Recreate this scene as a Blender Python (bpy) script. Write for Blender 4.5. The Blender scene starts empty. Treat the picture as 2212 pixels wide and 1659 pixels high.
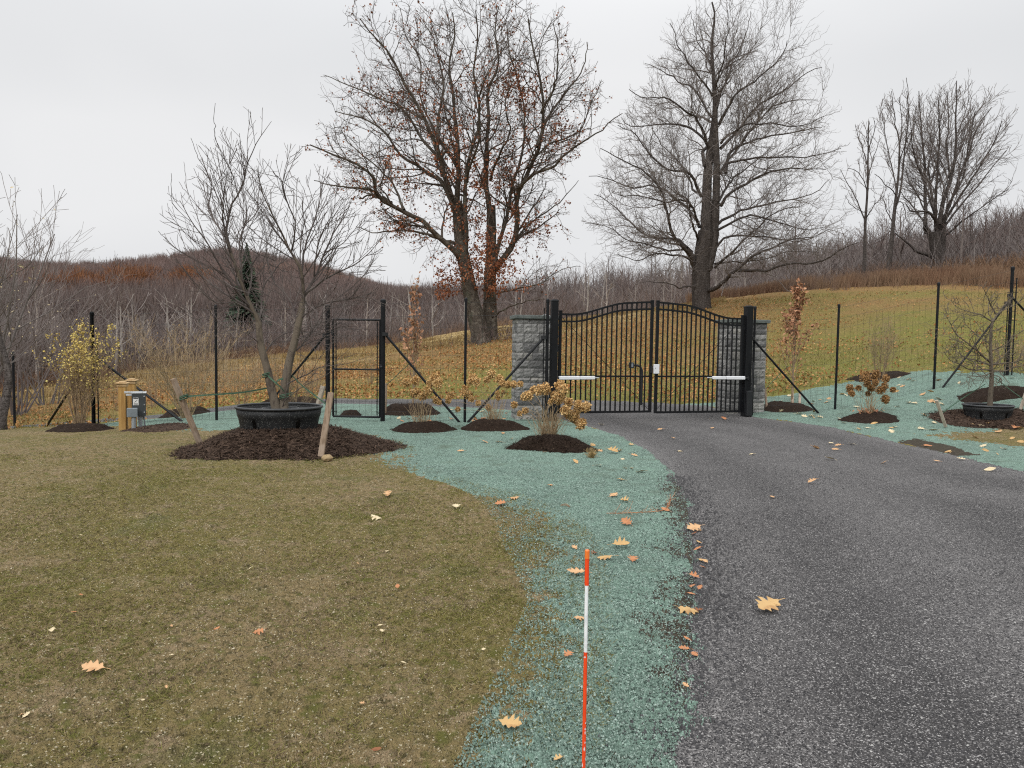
import bpy, math, random
import numpy as np
from mathutils import Vector, Matrix

# ---------------------------------------------------------------- camera, world, light
sc = bpy.context.scene
COL = sc.collection
CAM_H, F, CU, CV = 1.55, 1551.0, 1106.0, 829.5
PITCH, ROLL = math.radians(3.2), math.radians(0.8)
RM = Matrix.Rotation(math.pi/2 - PITCH, 3, 'X') @ Matrix.Rotation(ROLL, 3, 'Z')
cd = bpy.data.cameras.new('camera'); cam = bpy.data.objects.new('camera', cd); COL.objects.link(cam)
cam.matrix_world = Matrix.Translation((0, 0, CAM_H)) @ RM.to_4x4()
cd.sensor_width = 36.0; cd.lens = 36.0*F/2212.0; cd.clip_start = 0.05; cd.clip_end = 5000
sc.camera = cam

SUN_EL, SUN_AZ = math.radians(42), math.radians(205)
w = bpy.data.worlds.new('World'); sc.world = w; w.use_nodes = True
nt = w.node_tree; nt.nodes.clear(); L = nt.links
out = nt.nodes.new('ShaderNodeOutputWorld'); bg = nt.nodes.new('ShaderNodeBackground')
sky = nt.nodes.new('ShaderNodeTexSky'); sky.sky_type = 'NISHITA'; sky.sun_disc = False
sky.sun_elevation = SUN_EL; sky.sun_rotation = SUN_AZ; sky.dust_density = 5.0; sky.air_density = 1.0
hs = nt.nodes.new('ShaderNodeHueSaturation'); hs.inputs['Saturation'].default_value = 0.12
L.new(sky.outputs[0], hs.inputs['Color'])
# cloud deck: nearly even grey with soft brighter and darker areas
tc = nt.nodes.new('ShaderNodeTexCoord'); mp = nt.nodes.new('ShaderNodeMapping'); mp.inputs['Scale'].default_value = (1, 1, 2.2)
mp.inputs['Location'].default_value = (0.35, 0.2, 0.1)
no = nt.nodes.new('ShaderNodeTexNoise'); no.inputs['Scale'].default_value = 1.3; no.inputs['Detail'].default_value = 3; no.inputs['Roughness'].default_value = .45
L.new(tc.outputs['Generated'], mp.inputs[0]); L.new(mp.outputs[0], no.inputs['Vector'])
cr = nt.nodes.new('ShaderNodeValToRGB')
cr.color_ramp.elements[0].position = .3; cr.color_ramp.elements[0].color = (6.7, 6.9, 7.15, 1)
cr.color_ramp.elements[1].position = .68; cr.color_ramp.elements[1].color = (8.75, 8.8, 8.9, 1)
L.new(no.outputs[0], cr.inputs[0])
mx = nt.nodes.new('ShaderNodeMix'); mx.data_type = 'RGBA'; mx.inputs[0].default_value = .93
L.new(hs.outputs[0], mx.inputs[6]); L.new(cr.outputs[0], mx.inputs[7])
# an overcast sky is brightest overhead
sx_ = nt.nodes.new('ShaderNodeSeparateXYZ'); L.new(tc.outputs['Generated'], sx_.inputs[0])
mr = nt.nodes.new('ShaderNodeMapRange'); mr.interpolation_type = 'SMOOTHSTEP'; L.new(sx_.outputs[2], mr.inputs[0])
for k_, v_ in ((1, .30), (2, .95), (3, 1.0), (4, 2.5)): mr.inputs[k_].default_value = v_
vm = nt.nodes.new('ShaderNodeVectorMath'); vm.operation = 'SCALE'; L.new(mx.outputs[2], vm.inputs[0]); L.new(mr.outputs[0], vm.inputs['Scale']); L.new(vm.outputs[0], bg.inputs[0])
bg.inputs[1].default_value = 0.1
L.new(bg.outputs[0], out.inputs[0])
sl = bpy.data.lights.new('sun', 'SUN'); so = bpy.data.objects.new('sun', sl); COL.objects.link(so)
sl.energy = 1.4; sl.angle = math.radians(25); sl.color = (1, .985, .96)
d = Vector((math.sin(SUN_AZ)*math.cos(SUN_EL), math.cos(SUN_AZ)*math.cos(SUN_EL), math.sin(SUN_EL)))
so.rotation_euler = d.to_track_quat('Z', 'Y').to_euler()
sc.view_settings.view_transform = 'Standard'; sc.view_settings.look = 'None'
sc.view_settings.exposure = 0.0; sc.view_settings.gamma = 1; sc.view_settings.use_curve_mapping = False
sc.cycles.max_bounces = 4; sc.cycles.diffuse_bounces = 2; sc.cycles.transparent_max_bounces = 8
sc.cycles.use_denoising = False; sc.cycles.filter_width = 1.15

# ---------------------------------------------------------------- helpers
RMn = np.array(RM)
def pt(u, v, Y):
    """the world point that lies Y metres ahead, seen at picture position u, v"""
    u = np.asarray(u, float); v = np.asarray(v, float)
    c = np.stack([(u-CU)/F, -(v-CV)/F, -np.ones_like(u)], -1)
    dd = c @ RMn.T
    return dd*(np.asarray(Y)/dd[..., 1])[..., None] + np.array([0, 0, CAM_H])
def proj(p):
    c = (np.asarray(p)-np.array([0, 0, CAM_H])) @ RMn
    return CU + F*c[..., 0]/-c[..., 2], CV - F*c[..., 1]/-c[..., 2]

def tag(o, label=None, cat=None, group=None, kind=None):
    if label: o['label'] = label
    if cat: o['category'] = cat
    if group: o['group'] = group
    if kind: o['kind'] = kind
    return o
def empty(name, loc, label, cat, group=None, kind=None):
    o = bpy.data.objects.new(name, None); COL.objects.link(o); o.location = tuple(float(c) for c in loc)
    o.empty_display_size = .2
    return tag(o, label, cat, group, kind)

class MB:
    """collects arrays of quads and triangles and links them as one mesh"""
    def __init__(s): s.v = []; s.q = []; s.t = []; s.n = 0; s.c = []; s.hasc = False
    def add(s, v, q=None, t=None, col=None):
        v = np.asarray(v, float).reshape(-1, 3)
        if q is not None and len(q): s.q.append(np.asarray(q, int).reshape(-1, 4)+s.n)
        if t is not None and len(t): s.t.append(np.asarray(t, int).reshape(-1, 3)+s.n)
        s.v.append(v); s.n += len(v)
        if col is None: s.c.append(np.full(len(v), .5))
        else: s.c.append(np.broadcast_to(np.asarray(col, float), (len(v),)).copy()); s.hasc = True
        return s
    def mesh(s, name, m, smooth=False, origin=None):
        me = bpy.data.meshes.new(name)
        v = np.concatenate(s.v) if s.v else np.zeros((0, 3))
        if origin is not None: v = v - np.asarray(origin, float)
        q = np.concatenate(s.q) if s.q else np.zeros((0, 4), int)
        t = np.concatenate(s.t) if s.t else np.zeros((0, 3), int)
        me.vertices.add(len(v)); me.vertices.foreach_set('co', v.astype(np.float32).ravel())
        nl = len(q)*4+len(t)*3
        me.loops.add(nl); me.loops.foreach_set('vertex_index', np.concatenate([q.ravel(), t.ravel()]).astype(np.int32))
        me.polygons.add(len(q)+len(t))
        ls = np.concatenate([np.arange(len(q))*4, len(q)*4+np.arange(len(t))*3]).astype(np.int32)
        me.polygons.foreach_set('loop_start', ls)
        me.polygons.foreach_set('use_smooth', np.full(len(ls), bool(smooth)))
        me.update(calc_edges=True)
        if s.hasc:
            a = me.attributes.new('rnd', 'FLOAT', 'POINT'); a.data.foreach_set('value', np.concatenate(s.c).astype(np.float32))
        me.materials.append(m)
        return me
    def build(s, name, m, parent=None, smooth=False, loc=None):
        # a top-level mesh gets its origin at loc; a child is stored relative to its parent's location
        org = None
        if parent is not None:
            org = Vector(parent.location); pp = parent.parent
            while pp is not None: org = org + pp.location; pp = pp.parent
        elif loc is not None: org = Vector([float(c) for c in loc])
        me = s.mesh(name, m, smooth, origin=org)
        o = bpy.data.objects.new(name, me); COL.objects.link(o)
        if parent is not None: o.parent = parent
        elif loc is not None: o.location = org
        return o

def tubes(mb, P, R, S=4, cap=False, col=None):
    """P (N,K,3) centre lines, R (N,K) radii -> tubes of S sides"""
    P = np.asarray(P, float); R = np.asarray(R, float)
    if P.ndim == 2: P = P[None]; R = R[None]
    N, K, _ = P.shape
    if N == 0: return mb
    T = np.gradient(P, axis=1); T /= np.linalg.norm(T, axis=2, keepdims=True)+1e-9
    av = P[:, -1]-P[:, 0]; av /= np.linalg.norm(av, axis=1, keepdims=True)+1e-9
    ref = np.where(np.abs(av[:, 2:3]) < .8, np.array([[0, 0, 1.]]), np.array([[1., 0, 0]]))[:, None, :]
    A = np.cross(T, ref); A /= np.linalg.norm(A, axis=2, keepdims=True)+1e-9
    B = np.cross(T, A)
    th = np.arange(S)*2*math.pi/S + (math.pi/4 if S == 4 else 0)
    V = P[:, :, None, :] + R[:, :, None, None]*(A[:, :, None, :]*np.cos(th)[None, None, :, None]+B[:, :, None, :]*np.sin(th)[None, None, :, None])
    idx = np.arange(N*K*S).reshape(N, K, S)
    a = idx[:, :-1, :]; b = idx[:, 1:, :]
    q = np.stack([a, np.roll(a, -1, 2), np.roll(b, -1, 2), b], -1).reshape(-1, 4)
    if col is not None: col = np.repeat(np.broadcast_to(col, (N,)), K*S)
    mb.add(V.reshape(-1, 3), q, col=col)
    if cap:
        for row, flip in ((idx[:, 0, :], True), (idx[:, -1, :], False)):
            base = mb.n - N*K*S
            t = np.stack([np.broadcast_to(row[:, :1], (N, S-2)), row[:, 1:-1], row[:, 2:]], -1).reshape(-1, 3)
            if not flip: t = t[:, ::-1]
            mb.t.append(t+base)
    return mb
def tube(mb, pts, r, S=8, cap=True, col=None):
    pts = np.asarray(pts, float); r = np.broadcast_to(np.asarray(r, float), (len(pts),))
    return tubes(mb, pts, r, S, cap, col)
def box(mb, c, size, rz=0.0, bev=0.0, tilt=None, col=None):
    """bevelled box centred at c"""
    sx, sy, sz = [x/2 for x in size]; b = bev
    if b <= 0:
        v = np.array([(x, y, z) for z in (-sz, sz) for y in (-sy, sy) for x in (-sx, sx)])
        q = [(0, 2, 3, 1), (4, 5, 7, 6), (0, 1, 5, 4), (2, 6, 7, 3), (0, 4, 6, 2), (1, 3, 7, 5)]; t = []
    else:
        v = []; q = []; t = []
        ring = lambda ax, ay, z: [(-ax+b, -ay, z), (ax-b, -ay, z), (ax, -ay+b, z), (ax, ay-b, z), (ax-b, ay, z), (-ax+b, ay, z), (-ax, ay-b, z), (-ax, -ay+b, z)]
        rings = [ring(sx-b*.7, sy-b*.7, -sz), ring(sx, sy, -sz+b), ring(sx, sy, sz-b), ring(sx-b*.7, sy-b*.7, sz)]
        for r in rings: v += r
        for k in range(3):
            for i in range(8):
                j = (i+1) % 8; q.append((k*8+i, k*8+j, k*8+8+j, k*8+8+i))
        for i in range(1, 7): t.append((0, i+1, i)); t.append((24, 24+i, 24+i+1))
        v = np.array(v)
    M = Matrix.Rotation(rz, 3, 'Z')
    if tilt is not None: M = M @ tilt
    v = v @ np.array(M).T + np.asarray(c, float)
    return mb.add(v, q, t, col)

# 2-D value noise
def _h(ix, iy, seed):
    n = (ix.astype(np.uint64)*np.uint64(0x9E3779B97F4A7C15)) ^ (iy.astype(np.uint64)*np.uint64(0xC2B2AE3D27D4EB4F)) ^ np.uint64((seed*0x165667B19E3779F9+12345) & 0xffffffffffffffff)
    n = (n ^ (n >> np.uint64(30)))*np.uint64(0xBF58476D1CE4E5B9); n = (n ^ (n >> np.uint64(27)))*np.uint64(0x94D049BB133111EB); n = n ^ (n >> np.uint64(31))
    return (n >> np.uint64(11)).astype(np.float64)/float(1 << 53)
def vnoise(x, y, s=1.0, seed=0):
    x = x/s; y = y/s; ix = np.floor(x); iy = np.floor(y); fx = x-ix; fy = y-iy
    fx = fx*fx*(3-2*fx); fy = fy*fy*(3-2*fy); ix = ix.astype(np.int64); iy = iy.astype(np.int64)
    a = _h(ix, iy, seed); b = _h(ix+1, iy, seed); c = _h(ix, iy+1, seed); e = _h(ix+1, iy+1, seed)
    return (a*(1-fx)+b*fx)*(1-fy)+(c*(1-fx)+e*fx)*fy*1.0
def fbm(x, y, s, n=3, seed=0):
    r = 0; a = 1.; tot = 0
    for k in range(n): r = r+a*vnoise(x, y, s/2**k, seed+k*17); tot += a; a *= .5
    return r/tot

# ---------------------------------------------------------------- materials
def hexc(*c):
    """sRGB 0-255 -> linear"""
    return tuple((x/255/12.92 if x <= 10.3 else ((x/255+.055)/1.055)**2.4) for x in c)
def mat(name, base, layers=(), rough=.9, spec=.2, bump=(), metal=0.0, rnd=None, coat=0.0, first=False):
    """layers: (type, scale, colour, lo, hi, detail[, stretch]); type n noise, v voronoi cells, w wave"""
    m = bpy.data.materials.new(name); m.use_nodes = True; t = m.node_tree; N = t.nodes; K = t.links
    b = N['Principled BSDF']; b.inputs['Roughness'].default_value = rough; b.inputs['Specular IOR Level'].default_value = spec
    b.inputs['Metallic'].default_value = metal; b.inputs['Coat Weight'].default_value = coat
    co = N.new('ShaderNodeTexCoord').outputs['Object']
    def src(ty, scale, detail, stretch=None):
        v = co
        if stretch:
            p = N.new('ShaderNodeMapping'); p.inputs['Scale'].default_value = stretch; K.new(co, p.inputs[0]); v = p.outputs[0]
        if ty == 'n':
            n = N.new('ShaderNodeTexNoise'); n.inputs['Scale'].default_value = scale; n.inputs['Detail'].default_value = detail
            n.inputs['Roughness'].default_value = .6; K.new(v, n.inputs['Vector']); return n.outputs[0]
        n = N.new('ShaderNodeTexVoronoi'); n.inputs['Scale'].default_value = scale; K.new(v, n.inputs['Vector'])
        if ty == 'e': return n.outputs['Distance']
        s = N.new('ShaderNodeSeparateColor'); K.new(n.outputs['Color'], s.inputs[0]); return s.outputs[0]
    cur = None
    def mixin(fac, c2):
        nonlocal cur
        x = N.new('ShaderNodeMix'); x.data_type = 'RGBA'; K.new(fac, x.inputs[0])
        if cur is None: x.inputs[6].default_value = (*base, 1)
        else: K.new(cur, x.inputs[6])
        x.inputs[7].default_value = (*c2, 1); cur = x.outputs[2]
    def do_rnd():
        for (c2, lo, hi) in rnd or ():
            a = N.new('ShaderNodeAttribute'); a.attribute_name = 'rnd'; f = N.new('ShaderNodeMapRange'); K.new(a.outputs['Fac'], f.inputs[0])
            f.inputs[1].default_value = lo; f.inputs[2].default_value = hi; mixin(f.outputs[0], c2)
    if first: do_rnd()
    for ly in layers:
        ty, scale, c2, lo, hi, detail = ly[:6]; st = ly[6] if len(ly) > 6 else None
        f = N.new('ShaderNodeMapRange'); K.new(src(ty, scale, detail, st), f.inputs[0])
        f.inputs[1].default_value = lo; f.inputs[2].default_value = hi; mixin(f.outputs[0], c2)
    if not first: do_rnd()
    if cur is None: b.inputs['Base Color'].default_value = (*base, 1)
    else: K.new(cur, b.inputs['Base Color'])
    nrm = None
    for (ty, scale, strength, dist) in bump:
        bn = N.new('ShaderNodeBump'); bn.inputs['Strength'].default_value = strength; bn.inputs['Distance'].default_value = dist
        K.new(src(ty, scale, 4), bn.inputs['Height'])
        if nrm: K.new(nrm, bn.inputs['Normal'])
        nrm = bn.outputs[0]
    if nrm: K.new(nrm, b.inputs['Normal'])
    return m
M = {}
M['lawn'] = mat('lawn', (.232, .172, .088), [
    ('n', .45, (.178, .145, .052), .44, .58, 5), ('n', 3.2, (.27, .20, .12), .52, .66, 5), ('n', 1.4, (.130, .126, .048), .56, .68, 6),
    ('n', 17, (.075, .062, .028), .53, .67, 6), ('n', 30, (.085, .074, .030), .52, .68, 4), ('n', 60, (.34, .275, .165), .56, .70, 3), ('n', 130, (.035, .03, .014), .55, .68, 2),  # dark noise here paints shade of small bumps and pits into the colour
    ('n', 9, (.12, .115, .035), .54, .66, 5), ('v', 150, (.50, .44, .31), .96, .98, 0)], rough=1, spec=.1, bump=[('n', 40, .7, .04), ('n', 140, .8, .014)])
M['seed'] = mat('seed', (.172, .258, .208), [
    ('n', 1.1, (.14, .205, .168), .42, .6, 4), ('v', 130, (.36, .465, .40), .62, .95, 0), ('v', 105, (.04, .058, .048), .70, .90, 0),
    ('n', 45, (.06, .085, .07), .56, .72, 4), ('n', 6, (.185, .275, .22), .5, .7, 5), ('n', 2.3, (.115, .15, .115), .55, .72, 6)], rough=1, spec=.1, bump=[('n', 70, .7, .03), ('v', 110, .5, .012)])
M['drive'] = mat('drive', (.084, .079, .077), [
    ('v', 190, (.36, .345, .335), .70, .99, 0), ('v', 150, (.020, .019, .020), .58, .80, 0), ('n', 40, (.058, .055, .055), .54, .7, 4), ('v', 110, (.38, .37, .35), .990, .998, 0)],
    rough=.85, spec=.3, bump=[('v', 120, .6, .010), ('n', 40, .5, .02)], rnd=[((.046, .043, .042), .48, .12), ((.145, .138, .134), .55, 1.1)], first=True)
M['soil'] = mat('soil', (.05, .042, .032), [('n', 20, (.10, .085, .06), .5, .7, 5)], rough=1, spec=.1, bump=[('n', 50, .7, .03)])
M['meadow'] = mat('meadow', (.165, .158, .045), [
    ('n', 1.6, (.18, .135, .055), .52, .70, 6), ('n', 14, (.10, .08, .03), .54, .70, 4), ('n', 9, (.32, .22, .095), .56, .70, 4)],
    rough=1, spec=.05, bump=[('n', 6, .8, .12), ('n', 30, .6, .05)], rnd=[((.23, .142, .062), .25, .55), ((.40, .295, .14), .72, .92)], first=True)
M['hill'] = mat('hill', (.145, .11, .095), [
    ('n', .02, (.10, .062, .042), .45, .6, 5), ('n', .12, (.060, .048, .044), .5, .65, 6), ('n', .6, (.12, .082, .055), .55, .7, 5)], rough=1, spec=.05)
M['mulch'] = mat('mulch', (.066, .043, .031), [('n', 25, (.13, .085, .06), .5, .68, 5), ('n', 90, (.012, .007, .005), .5, .65, 3), ('v', 60, (.16, .11, .075), .965, .985, 0)],
    rough=.95, spec=.15, bump=[('n', 60, .9, .03)], rnd=[((.16, .10, .07), .72, 1.0)])
M['mulch_dark'] = mat('mulch_dark', (.026, .017, .012), [('n', 30, (.035, .021, .015), .5, .68, 5), ('v', 70, (.09, .065, .045), .975, .99, 0)],
    rough=.95, spec=.12, bump=[('n', 60, .9, .03)])
M['bark_oak'] = mat('bark_oak', (.085, .07, .056), [('n', 3, (.18, .16, .13), .48, .66, 5), ('n', 14, (.03, .024, .02), .5, .68, 4), ('n', 1.1, (.085, .09, .065), .55, .7, 4)], rough=.95, spec=.1, bump=[('n', 12, 1., .08)])
M['bark_maple'] = mat('bark_maple', (.075, .064, .058), [('n', 2.5, (.12, .104, .094), .48, .66, 5, (3, 3, .6)), ('n', 10, (.04, .034, .032), .5, .68, 4, (3, 3, .5))], rough=.95, spec=.1, bump=[('n', 9, 1., .1)])
M['twig'] = mat('twig', (.15, .13, .122), [('n', .5, (.19, .168, .155), .4, .6, 3)], rough=.95, spec=.1)
M['twig_oak'] = mat('twig_oak', (.075, .06, .05), [('n', .5, (.105, .085, .07), .4, .6, 3)], rough=.95, spec=.1)
M['wood_grey'] = mat('wood_grey', (.15, .125, .118), [('n', .15, (.19, .165, .155), .45, .6, 3)], rough=1, spec=.05, rnd=[((.27, .24, .22), .75, 1.0)])
M['wood_brown'] = mat('wood_brown', (.13, .098, .09), [('n', .12, (.17, .128, .11), .45, .6, 3)], rough=1, spec=.05, rnd=[((.20, .17, .155), .6, 1.0)])
M['wood_pale'] = mat('wood_pale', (.28, .25, .23), [('n', 1.5, (.14, .12, .11), .5, .65, 3)], rough=1, spec=.05)
M['hill_wood'] = mat('hill_wood', (.20, .145, .13), [('n', .012, (.235, .15, .115), .50, .64, 4), ('n', .02, (.16, .132, .125), .52, .66, 4)], rough=1, spec=.05, rnd=[((.21, .165, .145), .75, 1.1)])
M['birch'] = mat('birch', (.34, .31, .28), [('n', 2, (.16, .14, .12), .55, .7, 4)], rough=.9, spec=.1)
M['pale_twig'] = mat('pale_twig', (.33, .29, .26), [('n', 1.5, (.15, .12, .10), .5, .65, 4)], rough=.9, spec=.1)
M['conifer'] = mat('conifer', (.05, .072, .05), [('n', .8, (.08, .10, .065), .45, .6, 4)], rough=1, spec=.1)
M['rust_crown'] = mat('rust_crown', (.19, .085, .045), [('n', .4, (.26, .125, .06), .45, .6, 4)], rough=1, spec=.05)
M['gold_crown'] = mat('gold_crown', (.27, .15, .045), [('n', .4, (.19, .11, .04), .45, .6, 4)], rough=1, spec=.05)
M['oak_leaf'] = mat('oak_leaf', (.25, .088, .042), [], rough=.8, spec=.2, rnd=[((.33, .135, .065), .4, .75), ((.07, .03, .018), .78, 1.0)])
M['young_leaf'] = mat('young_leaf', (.34, .165, .09), [], rough=.7, spec=.2, rnd=[((.50, .27, .15), .4, .8), ((.22, .095, .055), .82, 1.0)])
M['yellow_leaf'] = mat('yellow_leaf', (.62, .47, .14), [], rough=.7, spec=.2, rnd=[((.56, .47, .16), .4, .8), ((.33, .22, .06), .82, 1.0)])
M['gold_bud'] = mat('gold_bud', (.36, .22, .075), [], rough=.8, spec=.2, rnd=[((.24, .13, .05), .4, .9)])
M['litter'] = mat('litter', (.42, .235, .09), [], rough=.9, spec=.15, rnd=[((.29, .125, .045), .25, .5), ((.55, .38, .18), .75, .92), ((.17, .085, .04), .86, 1.0)])
M['russet'] = mat('russet', (.17, .095, .06), [('n', .2, (.21, .14, .09), .4, .6, 4), ('n', .08, (.14, .10, .085), .5, .6, 4)], rough=1, spec=.05, rnd=[((.25, .17, .11), .55, 1.0)])
M['straw'] = mat('straw', (.36, .26, .12), [('n', .3, (.18, .12, .055), .45, .6, 4)], rough=1, spec=.05, rnd=[((.33, .25, .13), .5, 1.0)])
M['grass'] = mat('grass', (.125, .13, .032), [('n', .5, (.165, .15, .045), .4, .6, 3)], rough=1, spec=.1, rnd=[((.31, .25, .12), .6, 1.0)])
M['potbark'] = mat('potbark', (.14, .115, .088), [('n', 12, (.075, .06, .048), .5, .65, 4, (1, 1, .4)), ('n', 40, (.19, .165, .13), .6, .75, 3)], rough=.9, spec=.15, bump=[('n', 60, .5, .006)])
M['pottwig'] = mat('pottwig', (.085, .068, .062), [('n', 4, (.13, .11, .10), .45, .65, 3)], rough=.8, spec=.25)
M['dry_stem'] = mat('dry_stem', (.36, .27, .165), [('n', 9, (.22, .15, .09), .5, .65, 3)], rough=.9, spec=.15)
M['shrub_twig'] = mat('shrub_twig', (.27, .195, .125), [('n', 6, (.17, .115, .075), .5, .65, 3)], rough=.9, spec=.15)
M['hyd'] = mat('hyd', (.56, .34, .135), [], rough=.8, spec=.15, rnd=[((.70, .50, .25), .35, .7), ((.27, .11, .035), .78, 1.0)])
M['hyd_brown'] = mat('hyd_brown', (.29, .15, .055), [], rough=.8, spec=.15, rnd=[((.40, .25, .12), .35, .7), ((.14, .065, .025), .75, 1.0)])
M['black'] = mat('black', (.007, .0075, .009), [('n', 6, (.011, .012, .013), .5, .7, 3)], rough=.5, spec=.22)
M['black_worn'] = mat('black_worn', (.013, .014, .016), [('n', 30, (.05, .05, .05), .66, .72, 3)], rough=.5, spec=.4)
M['tub'] = mat('tub', (.012, .013, .014), [('n', 5, (.02, .02, .021), .5, .7, 3), ('v', 170, (.16, .16, .15), .93, .98, 0)], rough=.55, spec=.3)
M['tub_rim'] = mat('tub_rim', (.03, .032, .034), [('n', 8, (.05, .052, .054), .5, .7, 3)], rough=.45, spec=.45)
M['stone'] = mat('stone', (.25, .245, .235), [('n', 9, (.14, .138, .135), .50, .66, 6), ('n', 3.5, (.38, .37, .35), .56, .68, 5)], rough=.85, spec=.25, bump=[('n', 16, .9, .03), ('n', 50, .5, .01)],
    rnd=[((.13, .128, .126), .35, .2), ((.33, .315, .285), .75, .95)], first=True)
M['mortar'] = mat('mortar', (.33, .32, .30), [('n', 30, (.13, .13, .13), .5, .6, 3)], rough=.95)
M['capstone'] = mat('capstone', (.13, .145, .135), [('n', 12, (.08, .09, .085), .5, .66, 5)], rough=.85, bump=[('n', 30, .6, .01)])
M['white_metal'] = mat('white_metal', (.72, .73, .75), [('n', 9, (.60, .61, .63), .55, .75, 3)], rough=.35, spec=.5)
M['grey_metal'] = mat('grey_metal', (.45, .47, .48), [('n', 14, (.35, .37, .38), .5, .7, 4)], rough=.4, spec=.5)
M['box_grey'] = mat('box_grey', (.19, .22, .24), [('n', 8, (.15, .175, .19), .5, .7, 3)], rough=.5, spec=.4)
M['box_dark'] = mat('box_dark', (.045, .052, .055), [('n', 8, (.06, .068, .07), .5, .7, 3)], rough=.5, spec=.4)
M['conduit'] = mat('conduit', (.26, .285, .30), [], rough=.5, spec=.35)
M['pine_post'] = mat('pine_post', (.44, .27, .095), [('n', 5, (.33, .185, .06), .45, .62, 5, (4, 4, .35)), ('n', 2, (.50, .34, .15), .55, .7, 3)], rough=.75, spec=.2)
M['pine_cap'] = mat('pine_cap', (.50, .35, .19), [('n', 8, (.40, .26, .12), .5, .65, 4)], rough=.75, spec=.2)
M['stake'] = mat('stake', (.30, .225, .165), [('n', 8, (.20, .145, .10), .45, .62, 5, (4, 4, .4)), ('n', 3, (.37, .30, .24), .5, .7, 3)], rough=.9, spec=.15)
M['stake_pale'] = mat('stake_pale', (.42, .37, .30), [('n', 8, (.29, .24, .19), .45, .62, 5, (4, 4, .4))], rough=.9, spec=.15)
M['strap'] = mat('strap', (.07, .13, .085), [('n', 20, (.04, .085, .055), .5, .65, 3)], rough=.8, spec=.2)
M['marker_red'] = mat('marker_red', (.86, .075, .015), [('n', 18, (.75, .05, .01), .5, .7, 3)], rough=.4, spec=.4)
M['marker_orange'] = mat('marker_orange', (.85, .20, .035), [], rough=.35, spec=.5)
M['marker_white'] = mat('marker_white', (.85, .87, .88), [('n', 25, (.62, .64, .66), .5, .7, 3)], rough=.35, spec=.4)
M['label_white'] = mat('label_white', (.72, .72, .70), [], rough=.5)
M['label_black'] = mat('label_black', (.02, .02, .02), [], rough=.5)
M['label_red'] = mat('label_red', (.35, .06, .04), [], rough=.5)
M['leaf_gold'] = mat('leaf_gold', (.50, .33, .15), [('n', 9, (.36, .20, .085), .5, .66, 4)], rough=.75, spec=.2)
M['leaf_tan'] = mat('leaf_tan', (.55, .34, .18), [('n', 18, (.42, .23, .11), .5, .66, 4)], rough=.75, spec=.2)
M['leaf_orange'] = mat('leaf_orange', (.44, .20, .095), [('n', 18, (.33, .14, .065), .5, .66, 4)], rough=.75, spec=.2)
M['leaf_cream'] = mat('leaf_cream', (.62, .52, .34), [('n', 18, (.50, .40, .24), .5, .66, 4)], rough=.75, spec=.2)
M['leaf_brown'] = mat('leaf_brown', (.23, .095, .045), [('n', 18, (.15, .06, .03), .5, .66, 4)], rough=.75, spec=.2)
M['pebble'] = mat('pebble', (.17, .165, .17), [('n', 20, (.11, .105, .11), .5, .65, 3)], rough=.8, spec=.25, rnd=[((.34, .33, .33), .7, 1.0), ((.07, .068, .07), .0, .0001)])
M['rock'] = mat('rock', (.34, .25, .14), [('n', 14, (.22, .16, .09), .5, .65, 4)], rough=.85, spec=.2)
M['wire'] = mat('wire', (.012, .012, .013), [], rough=.5, spec=.4)
# ---------------------------------------------------------------- terrain
ctl = []
def C(u, v, Y): p = pt(u, v, Y); ctl.append((p[0], p[1], p[2]))
def W(u, Y, z): p = pt(u, 740., Y); ctl.append((p[0], p[1], z))
for Y in (1.2, 2.5, 5, 8): 
    for u in (-1000, -200, 600, 1300, 2000, 2900): W(u, Y, 0)
for u in (-500, 200, 600, 1000, 1400, 1800): W(u, 11, 0)
W(2212, 10.5, .02); W(2700, 10.5, .05)
for u, z in ((-400, -.6), (0, -.32), (200, -.22), (450, -.08), (708, -.02), (1000, 0), (1400, 0)): W(u, 14.3, z)
W(1640, 15.5, .02); W(2138, 14.6, .13); W(2500, 14, .25)
W(1809, 16.5, .14); W(2022, 17, .62); W(2180, 17, .95); W(2500, 17, 1.1)
for u, Y, z in ((-400, 20, -1.4), (0, 20.5, -1.05), (200, 20, -.76), (373, 20, -.55), (600, 20, -.17), (850, 20.5, -.07), (1050, 20.5, -.07), (1450, 19.2, 0), (1640, 19, .18), (1800, 20, .52), (2000, 21, .95), (2212, 21, 1.05), (2600, 21, 1.5)): W(u, Y, z)
for u, v in ((-300, 885), (0, 872), (200, 860), (500, 825), (850, 800), (1050, 780), (1250, 768), (1450, 762), (1700, 745), (2000, 704), (2212, 690), (2600, 670)): C(u, v, 32)
for u, v, Y in ((-300, 850, 48), (0, 835, 48), (200, 816, 50), (500, 780, 60), (850, 755, 48), (1040, 742, 45), (1200, 705, 50), (1450, 668, 50), (1510, 668, 45), (1700, 632, 52), (2000, 614, 50), (2212, 602, 50), (2600, 585, 50)): C(u, v, Y)
for u, z in ((-300, -3), (0, -2.5), (200, -1.8), (500, -.5), (850, 1.2), (1250, 4.0), (1450, 5.0), (1700, 6.6), (2000, 8.9), (2212, 9.9), (2600, 11.5)): W(u, 70, z)
C(1050, 712, 75)
for u, z in ((-300, -2), (0, -1), (500, 0), (850, 3), (1250, 6), (1700, 10), (2000, 13), (2212, 16), (2600, 20)): W(u, 120, z)
for u, z in ((-300, 10), (0, 9), (500, 9), (700, 8), (850, 9), (1000, 11), (1250, 9), (1700, 20), (2212, 30), (2600, 36)): W(u, 250, z)
for u, z in ((-300, 56), (0, 58), (230, 49), (450, 67), (640, 60), (760, 47), (900, 30), (1100, 26), (1250, 28), (1700, 40), (2212, 60), (2600, 60)): W(u, 600, z)
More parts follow.
